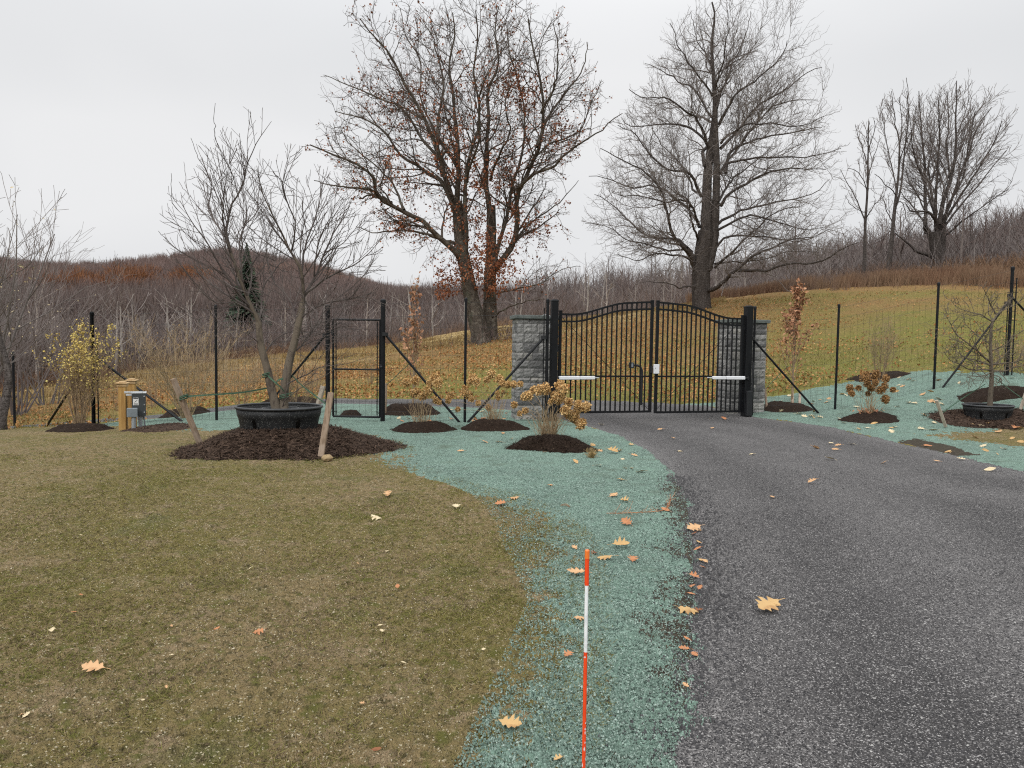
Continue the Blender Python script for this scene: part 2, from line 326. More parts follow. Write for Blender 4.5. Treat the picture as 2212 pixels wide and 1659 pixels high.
for u, z in ((-300, 60), (0, 64), (450, 60), (1000, 30), (1700, 40), (2600, 60)): W(u, 950, z)
for u, z in ((-300, 40), (450, 40), (1000, 20), (1700, 30), (2600, 40)): W(u, 1600, z)
ctl = np.array(ctl)
def _uv(x, y):
    r = np.hypot(x, y); th = np.clip(np.arctan2(x, y), -.95, .95); return th*2.2, np.log(np.maximum(r, 1.0)), r
ca, cb, cr_ = _uv(ctl[:, 0], ctl[:, 1]); cs = ctl[:, 2]/cr_
def _k(d2): return .5*d2*np.log(d2+1e-12)
n_ = len(ca)
A_ = np.zeros((n_+3, n_+3)); A_[:n_, :n_] = _k((ca[:, None]-ca)**2+(cb[:, None]-cb)**2)+np.eye(n_)*2e-4
A_[:n_, n_:] = np.stack([np.ones(n_), ca, cb], 1); A_[n_:, :n_] = A_[:n_, n_:].T
wt = np.linalg.solve(A_, np.concatenate([cs, np.zeros(3)]))
def gz(x, y):
    """ground height"""
    x = np.asarray(x, float); y = np.asarray(y, float); sh = np.broadcast(x, y).shape
    xf = np.broadcast_to(x, sh).ravel(); yf = np.broadcast_to(y, sh).ravel(); o = np.empty(len(xf))
    for i in range(0, len(xf), 100000):
        a, b, r = _uv(xf[i:i+100000], yf[i:i+100000])
        s = np.full(len(a), wt[n_]) + wt[n_+1]*a + wt[n_+2]*b
        for j in range(n_): s += wt[j]*_k((a-ca[j])**2+(b-cb[j])**2)
        f = np.clip((r-8.5)/3.0, 0, 1)
        o[i:i+100000] = s*r*f
    return o.reshape(sh)
def G(u, v, Ymax=90, Ymin=1.5):
    """where the ray through u, v meets the ground"""
    Ys = np.exp(np.linspace(math.log(Ymin), math.log(Ymax), 500)); p = pt(np.full(500, float(u)), np.full(500, float(v)), Ys)
    dz = p[:, 2]-gz(p[:, 0], p[:, 1]); i = np.argmax(dz < 0)
    if i == 0: i = 499
    return np.array([p[i, 0], p[i, 1], float(gz(p[i, 0], p[i, 1]))])
def GY(u, Y):
    """ground point in column u at distance Y"""
    p = pt(u, 800., Y); return np.array([p[0], p[1], float(gz(p[0], p[1]))])

def GP(lst, **k): return [tuple(G(u, v, **k)[:2]) for u, v in lst]
def sdist(x, y, poly):
    """signed distance, negative inside"""
    P = np.array(poly); Q = np.roll(P, -1, 0); dm = np.full(x.shape, 1e9); ins = np.zeros(x.shape, bool)
    for (ax, ay), (bx, by) in zip(P, Q):
        ex, ey = bx-ax, by-ay; t = np.clip(((x-ax)*ex+(y-ay)*ey)/(ex*ex+ey*ey+1e-12), 0, 1)
        dm = np.minimum(dm, np.hypot(x-ax-t*ex, y-ay-t*ey))
        c = ((ay > y) != (by > y)) & (x < (bx-ax)*(y-ay)/(by-ay+1e-12)+ax); ins ^= c
    return np.where(ins, -dm, dm)

near_edge = GP([(1455, 1659), (1475, 1560), (1492, 1400), (1500, 1280), (1494, 1170), (1482, 1090), (1455, 1030), (1405, 980), (1340, 943), (1270, 922), (1215, 908)])
right_edge = GP([(1630, 903), (1700, 911), (1800, 926), (1900, 948), (2000, 972), (2100, 996), (2212, 1022)])
e0 = near_edge[0]
drive_poly = [(e0[0]+.0, -6)] + near_edge + [(0.9, 16.5), (-.6, 17.9), (-4.5, 18.7), (-8.0, 18.4), (-11, 17.7), (-16, 17.5), (-30, 19), (-30, 22.5), (-16, 20.9), (-11, 20.6), (-7.5, 20.6), (-4.0, 20.3), (0, 20.6), (4, 19.6), (5.0, 18.2), (5.2, 16.5)] + right_edge + [(9.5, 5), (12, -6)]
lawn_poly = [(-60, -6), (e0[0]-1.15, -6)] + GP([(1005, 1659), (1090, 1560), (1140, 1420), (1172, 1300), (1185, 1200), (1160, 1135), (1070, 1085), (960, 1058), (890, 1040), (860, 1015), (840, 980)]) + [(-2.2, 11.6), (-3.6, 12.3), (-5.2, 12.2), (-6.2, 13.0), (-8.2, 14.2), (-10.5, 16.3), (-16, 16.8), (-30, 18), (-60, 18)]
teal_left = [tuple(p) for p in ([(e0[0]-1.3, -6), (e0[0]+.1, -6)] + near_edge + [(0.9, 16.5), (-.6, 17.8), (-1.8, 18.6), (-4.5, 19.4), (-8.0, 19.2), (-9.2, 17.6), (-9.4, 15.2), (-8, 13.4), (-6, 11), (-3, 10), (-.6, 8)] )] + GP([(1060, 1100), (1150, 1300), (1000, 1659)])
teal_right = right_edge[::-1]+[(5.0, 15.8), (5.0, 17.8), (4.5, 18.9)]+GP([(1640, 862), (1720, 848), (1800, 834), (1900, 815), (2000, 801), (2100, 806), (2212, 812)])+[(17.5, 19), (30, 19), (30, 5), (9.6, 5)]
lawn_right = GP([(1990, 940), (2080, 937), (2212, 915)])+[(14, 13.2), (25, 12), (25, 9)]+GP([(2212, 967), (2130, 955), (2060, 949)])
soil_poly = GP([(1935, 957), (1975, 949), (2045, 962), (2110, 985), (2060, 987), (1990, 970)])

th = np.concatenate([np.radians(np.arange(-180, -47, 3.0)), np.radians(np.arange(-47, 47.001, .095)), np.radians(np.arange(50, 180, 3.0))])
lr = np.concatenate([np.log(.4)+np.arange(0, 1.5, .05), np.arange(math.log(1.9), math.log(26), .0052), np.arange(math.log(26), math.log(110), .009), np.arange(math.log(110), math.log(2600), .03)])
lr = np.unique(np.sort(lr[np.concatenate([[True], np.diff(lr) != 0])]))
rr = np.exp(lr)
TH, RR = np.meshgrid(th, rr)            # rows: radius
# random shift of the grid points so that no rows or spokes show
rng = np.random.default_rng(3)
TX = RR*np.sin(TH); TY = RR*np.cos(TH)
infan = (np.abs(TH) < math.radians(46.9)) & (RR > 2.1) & (RR < 25)
TX = TX + np.where(infan, (rng.random(TX.shape)-.5)*RR*.0010, 0); TY = TY + np.where(infan, (rng.random(TX.shape)-.5)*RR*.0032, 0)
Z0 = gz(TX, TY)
# classes 0 lawn 1 seeded 2 drive 3 meadow 4 wooded hill 5 soil
n1 = fbm(TX, TY, .35, 4, 5)-.5; n2 = fbm(TX, TY, .06, 3, 9)-.5; n3 = rng.random(TX.shape)-.5
far = RR > 60
sd_l = sdist(TX, TY, lawn_poly); sd_d = sdist(TX, TY, drive_poly); sd_tl = sdist(TX, TY, teal_left); sd_tr = sdist(TX, TY, teal_right)
sd_lr = sdist(TX, TY, lawn_right); sd_s = sdist(TX, TY, soil_poly)
cls = np.full(TX.shape, 3)
tl = sd_tl + n1*.25 + n2*.1 < 0.02; cls[tl] = 1
tr_ = sd_tr + n1*.5+n2*.1 < 0; cls[tr_] = 1
cls[sd_l + n1*.75 + n2*.55 + n3*.24 < 0.0] = 0
cls[(sd_lr + n1*.8 + n2*.3 + n3*.2 < 0)] = 0
cls[(sd_s + n1*.3 + n2*.2 < 0)] = 5
gp_ = (cls == 3) & (RR < 13); cls[gp_] = np.where(sd_l < sd_tl, 0, 1)[gp_]
vfr = fbm(TX, TY, .5, 3, 31)-.5
edge_soft = np.where(TY < 9, 1.0, .45)
cls[sd_d + (n1*.22 + n2*.16 + n3*.07)*edge_soft < 0] = 2
band = (sd_d > 0) & (sd_d < .12+n1*.45+n2*.4+n3*.2) & (vfr > -.1) & (TY < 8.5) & (cls == 1); cls[band] = 5
WE_U = np.array([-600, 0, 200, 500, 850, 1050, 1250, 1450, 1700, 2000, 2212, 2800.]); WE_R = np.array([46, 50, 56, 68, 78, 92, 92, 78, 69, 65, 64, 64.])
WE_T = np.arctan((WE_U-CU)/F)
def wedge(t): return np.interp(t, WE_T, WE_R)
cls[RR > wedge(TH)*(1+.06*(fbm(TX, TY, 9, 2, 77)-.5))] = 4
# relief
fade = np.clip(1.25-RR/22, 0, 1)*np.clip((RR-1.5), 0, 1)
lump = fbm(TX, TY, .5, 3, 40)-.5
fine = fbm(TX, TY, .045, 2, 44)-.5
rel = np.zeros(TX.shape)
rel += np.where(cls == 0, lump*.035 + fine*.034 + n3*.006, 0)
rel += np.where((cls == 1) | (cls == 5), lump*.015 + fine*.018 + n3*.011+.006, 0)
rel += np.where(cls == 2, (fbm(TX, TY, 1.2, 2, 50)-.5)*.02 + fine*.006 + n3*.0045, 0)
TZ = Z0 + rel*fade + np.where(RR > 26, (fbm(TX, TY, 6, 3, 60)-.5)*np.clip((RR-26)/40, 0, 1)*.5, 0) + np.where(cls == 3, (fbm(TX, TY, .5, 3, 61)-.5)*.10*np.clip((RR-16)/6, 0, 1), 0)
nR, nT = TX.shape
V_ = np.stack([TX, TY, TZ], -1).reshape(-1, 3)
idx = np.arange(nR*nT).reshape(nR, nT)
nx = np.roll(idx, -1, 1)
qd = np.stack([idx[:-1], nx[:-1], nx[1:], idx[1:]], -1)[:, :, ::-1]
qc = cls[:-1]
uu_ = CU+F*np.tan(np.clip(TH, -1.2, 1.2))
att = np.full(TX.shape, .5)
mb_ = np.interp(RR, [17, 24, 31, 38, 46, 56], [.12, .2, .50, .60, .85, .95])+.35*(fbm(TX, TY, 5, 4, 81)-.5)+.25*(fbm(TX, TY, .9, 3, 82)-.5)
mb_ = mb_-np.interp(uu_, [1450, 1750, 2200], [0, .27, .32])*np.clip((60-RR)/12, 0, 1)+np.interp(uu_, [100, 500], [.18, 0])-np.interp(uu_, [1500, 1700], [0, .25])*np.clip((RR-42)/8, 0, 1)
att = np.where(cls == 3, np.clip(mb_, 0, 1), att)
lane = np.exp(-((-sd_d-.95)/.38)**2)+np.exp(-((-sd_d-2.75)/.42)**2); loose = np.exp(-((-sd_d)/.22)**2)*1.1+.35*np.exp(-((-sd_d-1.85)/.4)**2)
att = np.where(cls == 2, np.clip(.54-.75*lane*(fbm(TX, TY, 1.4, 3, 83))+.42*loose*(.5+fbm(TX, TY, .5, 3, 84))+.3*(fbm(TX, TY, .35, 3, 85)-.5)*1.2, 0, 1), att)
def submesh(name, k, m, label):
    q = qd[qc == k].reshape(-1, 4); used = np.unique(q); mp_ = np.full(nR*nT, -1); mp_[used] = np.arange(len(used))
    mb = MB(); mb.add(V_[used], mp_[q], col=att.ravel()[used])
    if k == 0:   # close the centre under the camera
        c = idx[0]; b = mb.n; vv = np.concatenate([V_[c], [[0, 0, 0]]]); t = [(i, len(c), (i+1) % len(c)) for i in range(len(c))]; mb.add(vv, None, t)
    o = mb.build(name, m, smooth=(k in (3, 4))); tag(o, label, None, None, 'structure'); return o
submesh('lawn', 0, M['lawn'], 'patchy olive and brown new lawn')
submesh('seeded_ground', 1, M['seed'], 'teal green hydroseeded ground beside the driveway')
submesh('driveway', 2, M['drive'], 'dark grey driveway of compacted asphalt millings through the gate')
submesh('meadow', 3, M['meadow'], 'brown and green meadow sloping up behind the fence')
submesh('hill', 4, M['hill'], 'wooded hillside ground covered in brown litter')
submesh('soil_patch', 5, M['soil'], 'dark bare soil along the driveway edge')
# ---------------------------------------------------------------- trees
def resample(P, K, jit=0.0, rg=None):
    """polyline -> K smooth points"""
    P = np.asarray(P, float); n = len(P)
    if n > 2:
        t = np.arange(n); tt = np.linspace(0, n-1, n*8); out_ = []
        for x in tt:
            i = min(int(x), n-2); f = x-i; p0 = P[max(i-1, 0)]; p1 = P[i]; p2 = P[i+1]; p3 = P[min(i+2, n-1)]
            out_.append(.5*((2*p1)+(-p0+p2)*f+(2*p0-5*p1+4*p2-p3)*f*f+(-p0+3*p1-3*p2+p3)*f**3))
        P = np.array(out_)
    d_ = np.concatenate([[0], np.cumsum(np.linalg.norm(np.diff(P, axis=0), axis=1))])
    s = np.linspace(0, d_[-1], K); Q = np.stack([np.interp(s, d_, P[:, k]) for k in range(3)], 1)
    if jit and rg is not None:
        nz = rg.normal(0, jit, (K, 3)); nz[0] = 0; Q += nz
    return Q
def spawn(P, R, rg, spacing, lf, ang, K, wig, up, t0=.15, t1=1.0, rr=.6, rtip=.004, taper=.25, lmin=.1, lmax=9e9, env=None, out_c=None, outw=0.0, tdec=.55, minr=0.0):
    """children along parents. lf: child length as share of the parent's; env(points)->bool inside"""
    N, Kp, _ = P.shape
    Lp = np.linalg.norm(np.diff(P, axis=1), axis=2).sum(1)
    cnt = np.maximum(1, np.round(Lp*(t1-t0)/spacing + rg.random(N)-.5)).astype(int)
    pi = np.repeat(np.arange(N), cnt); Mn = len(pi)
    t = t0+(t1-t0)*((np.concatenate([np.arange(c)/c for c in cnt]))+rg.random(Mn)/np.repeat(cnt, cnt))
    f = t*(Kp-1); i = np.minimum(f.astype(int), Kp-2); w_ = (f-i)[:, None]
    p = P[pi, i]*(1-w_)+P[pi, i+1]*w_; T = P[pi, i+1]-P[pi, i]; T /= np.linalg.norm(T, axis=1, keepdims=True)+1e-9
    r0 = (R[pi, i]*(1-w_[:, 0])+R[pi, i+1]*w_[:, 0])*rr
    rv = rg.normal(0, 1, (Mn, 3)); rv -= (rv*T).sum(1, keepdims=True)*T; rv /= np.linalg.norm(rv, axis=1, keepdims=True)+1e-9
    if outw and out_c is not None:
        o_ = p-np.asarray(out_c); o_ -= (o_*T).sum(1, keepdims=True)*T; o_ /= np.linalg.norm(o_, axis=1, keepdims=True)+1e-6
        rv = rv+o_*outw; rv /= np.linalg.norm(rv, axis=1, keepdims=True)+1e-9
    a = np.radians(ang[0]+(ang[1]-ang[0])*rg.random(Mn))[:, None]
    D = T*np.cos(a)+rv*np.sin(a)
    Lc = np.clip(Lp[pi]*lf*(1-tdec*t)*(.65+.7*rg.random(Mn)), lmin, lmax)
    if env is not None:
        for _ in range(3):
            bad = ~env(p+D*Lc[:, None]*.95); Lc[bad] *= .6
    keep = (Lc >= lmin*.6) & (r0 >= minr)
    p, D, Lc, r0, = p[keep], D[keep], Lc[keep], r0[keep]; Mn = len(p)
    C_ = np.empty((Mn, K, 3)); C_[:, 0] = p; st = (Lc/(K-1))[:, None]
    for k in range(1, K):
        D = D+rg.normal(0, wig, (Mn, 3)); D[:, 2] += up; D /= np.linalg.norm(D, axis=1, keepdims=True)
        C_[:, k] = C_[:, k-1]+D*st
    rt = np.maximum(r0*taper, rtip); r0 = np.maximum(r0, rt)
    RR_ = r0[:, None]+(rt-r0)[:, None]*np.linspace(0, 1, K)[None]**.8
    return C_, RR_
def fill_crown(Ps, rg, bbox, env, n, reach, rounds=4, K=8, wig=.05, arch=.12, c0=None, keepout=0.0):
    """twigs that reach from the nearest branch to points spread through the crown, round after round, so the outline fills"""
    from mathutils.kdtree import KDTree
    lo, hi = np.array(bbox[0]), np.array(bbox[1]); A = lo+rg.random((n*4, 3))*(hi-lo); A = A[env(A)][:n]
    nodes = np.concatenate([p.reshape(-1, 3) for p in Ps]); outP = []
    for rd in range(rounds):
        kd = KDTree(len(nodes)); 
        for i, q in enumerate(nodes): kd.insert(q, i)
        kd.balance(); S_, E_, rest = [], [], []
        for a in A:
            cc = a if c0 is None else a+(c0-a)*.10
            co, i, d = kd.find(cc)
            if d < reach*.22: continue
            if d <= reach*1.1: S_.append(nodes[i]); E_.append(a)
            else: rest.append(a)
        if S_:
            S_ = np.array(S_); E_ = np.array(E_); Lg = np.linalg.norm(E_-S_, axis=1); k = np.linspace(0, 1, K)[None, :, None]
            P = S_[:, None]*(1-k)+E_[:, None]*k; P = P+np.sin(k*math.pi)*np.array([0, 0, -1.])*arch*Lg[:, None, None]
            nz = np.cumsum(rg.normal(0, 1, P.shape), 1)*wig*Lg[:, None, None]/math.sqrt(K); nz -= k*nz[:, -1:]; nz -= nz[:, :1]*(1-k); P = P+nz
            outP.append(P); nodes = np.concatenate([nodes, P[:, 2:].reshape(-1, 3)])
        A = np.array(rest)
        if len(A) == 0: break
    return np.concatenate(outP)
def slivers(mb, P, Wd, rg, col=None):
    """thin flat twigs: P (N,K,3) -> ribbon of width Wd*2 facing a random way"""
    N, K, _ = P.shape
    if N == 0: return
    T = P[:, -1]-P[:, 0]; rv = rg.normal(0, 1, (N, 3)); A = np.cross(T, rv); A /= np.linalg.norm(A, axis=1, keepdims=True)+1e-9
    w_ = np.broadcast_to(Wd, (N,))[:, None, None]*np.linspace(1, .3, K)[None, :, None]
    V = np.stack([P-A[:, None]*w_, P+A[:, None]*w_], 2).reshape(-1, 3)
    ix = np.arange(N*K*2).reshape(N, K, 2)
    q = np.stack([ix[:, :-1, 0], ix[:, :-1, 1], ix[:, 1:, 1], ix[:, 1:, 0]], -1).reshape(-1, 4)
    mb.add(V, q, col=None if col is None else np.repeat(np.broadcast_to(col, (N,)), K*2))
def leafcards(mb, P, size, rg, droop=.3, col=None):
    """small folded leaves at points P"""
    N = len(P)
    if N == 0: return
    a = rg.normal(0, 1, (N, 3)); a[:, 2] -= droop; a /= np.linalg.norm(a, axis=1, keepdims=True)
    b = np.cross(a, rg.normal(0, 1, (N, 3))); b /= np.linalg.norm(b, axis=1, keepdims=True)+1e-9; n = np.cross(a, b)
    s = (np.broadcast_to(size, (N,))*(.6+.8*rg.random(N)))[:, None]
    V = np.stack([P, P+a*s*.4+b*s*.36+n*s*.12, P+a*s, P+a*s*.45-b*s*.36+n*s*.12, P+a*s*.55], 1)
    ix = np.arange(N*5).reshape(N, 5)
    t = np.concatenate([ix[:, [0, 1, 4]], ix[:, [1, 2, 4]], ix[:, [2, 3, 4]], ix[:, [3, 0, 4]]])
    mb.add(V.reshape(-1, 3), None, t, col=np.repeat(rg.random(N) if col is None else col, 5))
def limbs_from(lst, conv, Y0, K, rg, jit):
    """lst: (points in a zoomed view, r0, r1, dy at the tip); conv -> picture u, v. Depth leaves the tree's plane towards dy"""
    Ps, Rs = [], []
    for pts, r0, r1, dy in lst:
        d0 = dy[0] if isinstance(dy, tuple) else 0.0; d1 = dy[1] if isinstance(dy, tuple) else dy
        a = np.array(pts, float); u, v = conv(a[:, 0], a[:, 1]); n = len(pts)
        Yv = Y0 + d0+(d1-d0)*np.linspace(0, 1, n)**.8
        P = resample(pt(u, v, Yv), K); nz = rg.normal(0, jit, (K, 3)); nz[0] = 0
        nz = np.cumsum(nz, 0)*.5; nz -= np.linspace(0, 1, K)[:, None]*nz[-1]; P = P+nz
        Ps.append(P); Rs.append(r0+(r1-r0)*np.linspace(0, 1, K)**.75)
    return np.array(Ps), np.array(Rs)
def hull_env(us, vs, conv, Y0, dep, slack=1.0):
    """crown envelope: the outline seen from the front, rounded in depth"""
    u, v = conv(np.array(us, float), np.array(vs, float)); P = pt(u, v, Y0); poly = P[:, [0, 2]]
    cx = poly[:, 0].mean()
    def f(p):
        # distance from plane narrows the outline
        k = np.clip(np.abs(p[:, 1]-Y0)/dep, 0, .98); s = np.sqrt(1-k*k)
        x = cx+(p[:, 0]-cx)/np.maximum(s, .15); z = p[:, 2]
        return (sdist(x, z, poly) < 0) & (np.abs(p[:, 1]-Y0) < dep)
    return f

def gnarl_base(mb, P, R, S=12, seed=1, flare=1.5, col=None):
    """trunk with flare and lumps"""
    rg = np.random.default_rng(seed); K = len(P); T = np.gradient(P, axis=0); T /= np.linalg.norm(T, axis=1, keepdims=True)
    A = np.cross(T, [0, 1, 0.]); A /= np.linalg.norm(A, axis=1, keepdims=True); B = np.cross(T, A); a = np.arange(S)*2*math.pi/S
    lob = 1+.10*np.sin(a*3+seed)+.07*np.sin(a*5+2*seed)+rg.normal(0, .03, S)
    fl = 1+(flare-1)*np.exp(-np.linspace(0, 1, K)*9)
    V = P[:, None]+(R*fl)[:, None, None]*(lob*(1+rg.normal(0, .03, (K, S))))[:, :, None]*(A[:, None]*np.cos(a)[None, :, None]+B[:, None]*np.sin(a)[None, :, None])
    ix = np.arange(K*S).reshape(K, S); q = np.stack([ix[:-1], np.roll(ix[:-1], -1, 1), np.roll(ix[1:], -1, 1), ix[1:]], -1).reshape(-1, 4)
    mb.add(V.reshape(-1, 3), q, col=col)

# ---- the oak that keeps its brown leaves
def build_oak():
    rg = np.random.default_rng(11); Y0 = 45.0; cv = lambda x, y: (619.4+.4533*x, .4533*y)
    base = pt(1040, 745, Y0); base[2] = float(gz(base[0], base[1]))
    t = empty('oak_tree', base, 'large twin-trunked oak holding rusty brown leaves, behind the stone pillar', 'tree')
    trunks = [
        ([(935, 1700), (925, 1600), (900, 1500), (875, 1400), (856, 1280), (835, 1180), (822, 1080), (812, 960)], .62, .34, 0),
        ([(968, 1700), (966, 1600), (968, 1480), (968, 1350), (975, 1220), (976, 1100), (974, 980)], .60, .30, (1, 1.5)),
        ([(930, 1660), (915, 1560), (890, 1450), (880, 1400)], .4, .3, (-.8, 0))]
    limbs = [
        ([(818, 1080), (808, 950), (812, 800), (812, 650), (800, 550), (790, 430), (772, 320), (800, 180), (790, 60)], .30, .05, (0, 2)),
        ([(800, 1010), (770, 890), (730, 760), (705, 670), (650, 540), (570, 410), (500, 280), (430, 180), (350, 90)], .26, .04, (0, -3)),
        ([(850, 1230), (856, 1080), (848, 930), (862, 740), (905, 620), (905, 480), (880, 350), (905, 200), (900, 50)], .24, .04, (0, -2)),
        ([(835, 1240), (770, 1160), (680, 1075), (560, 1000), (440, 942), (420, 850), (340, 780), (230, 740), (110, 690)], .30, .05, (0, -4)),
        ([(440, 942), (400, 905), (300, 890), (200, 880), (130, 860)], .14, .03, (-2.6, -5)),
        ([(500, 965), (440, 940), (345, 948)], .13, .06, (-2.3, -2)),
        ([(800, 1160), (700, 1125), (600, 1108), (500, 1105), (410, 1110), (330, 1080)], .16, .03, (0, 3)),
        ([(790, 970), (720, 860), (620, 795), (540, 742), (490, 660), (430, 600), (340, 560), (230, 530)], .21, .04, (0, 3)),
        ([(735, 765), (650, 640), (560, 500), (450, 440), (340, 400), (250, 375), (180, 358)], .16, .03, (-1, 4)),
        ([(710, 680), (730, 540), (760, 420), (740, 300), (700, 160), (620, 60)], .14, .03, (-1.5, 3)),
        ([(976, 1060), (966, 900), (966, 700), (972, 560), (962, 420), (1000, 300), (985, 150), (1010, 30)], .28, .04, (1.5, 0)),
        ([(985, 1290), (1060, 1180), (1086, 1050), (1090, 930), (1130, 830), (1190, 700), (1212, 550), (1200, 400), (1170, 250), (1150, 90)], .30, .05, (1, -2)),
        ([(1100, 900), (1180, 830), (1280, 780), (1360, 700), (1440, 650), (1520, 600), (1600, 540)], .18, .03, (-.5, -4)),
        ([(990, 1260), (1040, 1070), (1060, 900), (1110, 720), (1130, 560), (1105, 400), (1065, 260), (1050, 120)], .20, .04, (1, 4)),
        ([(1040, 1210), (1120, 1120), (1220, 1040), (1310, 960), (1390, 860)], .13, .025, (1, 4)),
        ([(1192, 700), (1250, 560), (1330, 450), (1400, 330), (1430, 200)], .15, .03, (-1.3, 2)),
        ([(1212, 540), (1290, 400), (1300, 250), (1270, 110)], .12, .03, (-1.5, -4)),
        ([(980, 1512), (1050, 1462), (1130, 1440), (1230, 1425)], .10, .03, (0, -4)),
        ([(1000, 1400), (1100, 1370), (1200, 1340), (1300, 1290), (1400, 1270)], .09, .02, (0, 3)),
        ([(970, 860), (1010, 740), (1050, 640), (1030, 500), (1080, 380)], .13, .03, (1, -4)),
        ([(860, 870), (900, 760), (940, 640), (930, 500), (950, 380), (1060, 190)], .12, .03, (-.5, -5)),
        ([(812, 800), (700, 600), (640, 450), (640, 300), (560, 160), (540, 40)], .13, .03, (1, 5)),
        ([(560, 1000), (520, 900), (450, 800), (330, 700), (260, 620)], .12, .025, (-2, 1)),
        ([(1150, 800), (1260, 690), (1390, 640), (1450, 500), (1500, 380)], .11, .025, (-1, 4)),
    ]
    env = hull_env([100, 180, 150, 260, 330, 500, 620, 900, 1150, 1290, 1420, 1500, 1590, 1500, 1440, 1320, 1400, 1250, 1050, 800, 600, 400, 200, 80],
                   [700, 560, 380, 240, 90, -30, -70, -90, -60, 60, 180, 330, 480, 650, 760, 880, 1280, 1440, 1480, 1400, 1250, 1150, 950, 850], cv, Y0, 8.5)
    PT, RT = limbs_from(trunks, cv, Y0, 14, rg, .03); PL, RL = limbs_from(limbs, cv, Y0, 18, rg, .10); RL = RL*.72; RT = RT*.92
    mb = MB()
    for i in range(3): gnarl_base(mb, PT[i], RT[i], 14, i+3, 1.6 if i < 2 else 1.2)
    tubes(mb, PL, RL, 8)
    mb.build('trunk', M['bark_oak'], t, smooth=True)
    c0 = pt(1040, 330, Y0)
    a, ra = spawn(PL, RL, rg, .60, .44, (28, 62), 9, .18, .05, t0=.12, rr=.50, rtip=.013, lmin=.8, lmax=4.2, env=env, out_c=c0, outw=.5)
    b, rb = spawn(a, ra, rg, .40, .52, (28, 65), 6, .22, .05, t0=.12, rr=.6, rtip=.009, lmin=.4, lmax=1.9, env=env, out_c=c0, outw=.4)
    c, rc = spawn(b, rb, rg, .24, .55, (25, 65), 4, .24, .05, t0=.2, rr=.65, rtip=.0058, lmin=.2, lmax=.8, env=env, out_c=c0, outw=.3)
    fp = fill_crown([PL, a], rg, ((base[0]-10, Y0-8, base[2]+3), (base[0]+10, Y0+8, base[2]+20)), env, 380, 1.8, c0=c0, wig=.10); fr = np.linspace(.018, .008, 8)[None]*np.ones((len(fp), 1)); b2, rb2 = spawn(fp, fr, rg, .34, .5, (25, 60), 5, .2, .04, t0=.2, rr=.7, rtip=.0062, lmin=.2, lmax=.9)
    mb = MB(); tubes(mb, a, ra, 5); tubes(mb, b, rb, 4); tubes(mb, c, rc, 3); tubes(mb, fp, fr, 3); tubes(mb, b2, rb2, 3)
    mb.build('branches', M['twig_oak'], t); c = np.concatenate([c, b2[:, :4]])
    # leaves: dense low and near the stems, sparse and dark at the top
    pts = c.reshape(-1, 3); z0 = base[2]; hh = (pts[:, 2]-z0)/17.0
    prob = np.clip(.50-.42*hh, .07, .45); cx = np.abs(pts[:, 0]-base[0])/8; prob *= np.clip(1.15-.45*cx, .4, 1.2)
    pr = vnoise(pts[:, 0]*1.0, pts[:, 2], 1.7, 5); prob *= np.clip((pr-.30)*3.0, .12, 1.6)
    k = rg.random(len(pts)) < prob
    lp = np.repeat(pts[k], 2, 0); lp = lp+rg.normal(0, .09, lp.shape)
    # clusters round the two stems low down
    for (x, y, n, s) in ((850, 1290, 260, .75), (960, 1290, 240, .7), (780, 1330, 200, .6), (930, 1200, 180, .7), (1010, 1150, 160, .7), (1120, 1000, 70, .5), (740, 1400, 70, .35), (900, 1000, 150, .8), (900, 850, 120, .9), (1130, 480, 190, .7), (1090, 360, 100, .4), (1180, 420, 60, .5), (1300, 600, 70, .5), (1040, 1270, 120, .7), (600, 430, 60, .6), (1050, 440, 80, .6), (820, 1080, 90, .7), (1000, 1380, 70, .5)):
        p = pt(*cv(x, y), Y0); sg = np.array([s*.9, s*1.2, s*.75]); n = int(n*2.2); cen = rg.normal(0, 1, (n//9+1, 3))*sg; lp = np.concatenate([lp, p+np.repeat(cen, 9, 0)[:n]+rg.normal(0, .13, (n, 3))])
    # ivy on the right stem
    iv = []
    for y in np.linspace(1340, 1560, 90): p = pt(*cv(968, y), Y0+.9); iv.append(p+rg.normal(0, .22, 3))
    mb = MB(); print('oak leaves', len(lp)); leafcards(mb, lp, .145, rg, .6); leafcards(mb, np.array(iv), .12, rg, .6)
    mb.build('foliage', M['oak_leaf'], t)
    # brambles round the foot
    mb = MB(); n = 70; p0 = base+np.stack([rg.normal(.8, 1.1, n), rg.normal(-.5, .8, n), np.zeros(n)], 1); p0[:, 2] = gz(p0[:, 0], p0[:, 1])
    P = p0[:, None]+np.cumsum(rg.normal(0, .14, (n, 8, 3))+np.array([.04, 0, .10]), 1); P[:, :, 2] = np.maximum(P[:, :, 2], p0[:, None, 2]); tubes(mb, P, np.full((n, 8), .012), 3)
    o = mb.build('bramble_patch', M['wood_brown'], None, loc=base+np.array([.8, -.5, 0])); tag(o, 'tangled bare brambles round the foot of the oak', 'brambles')
build_oak()

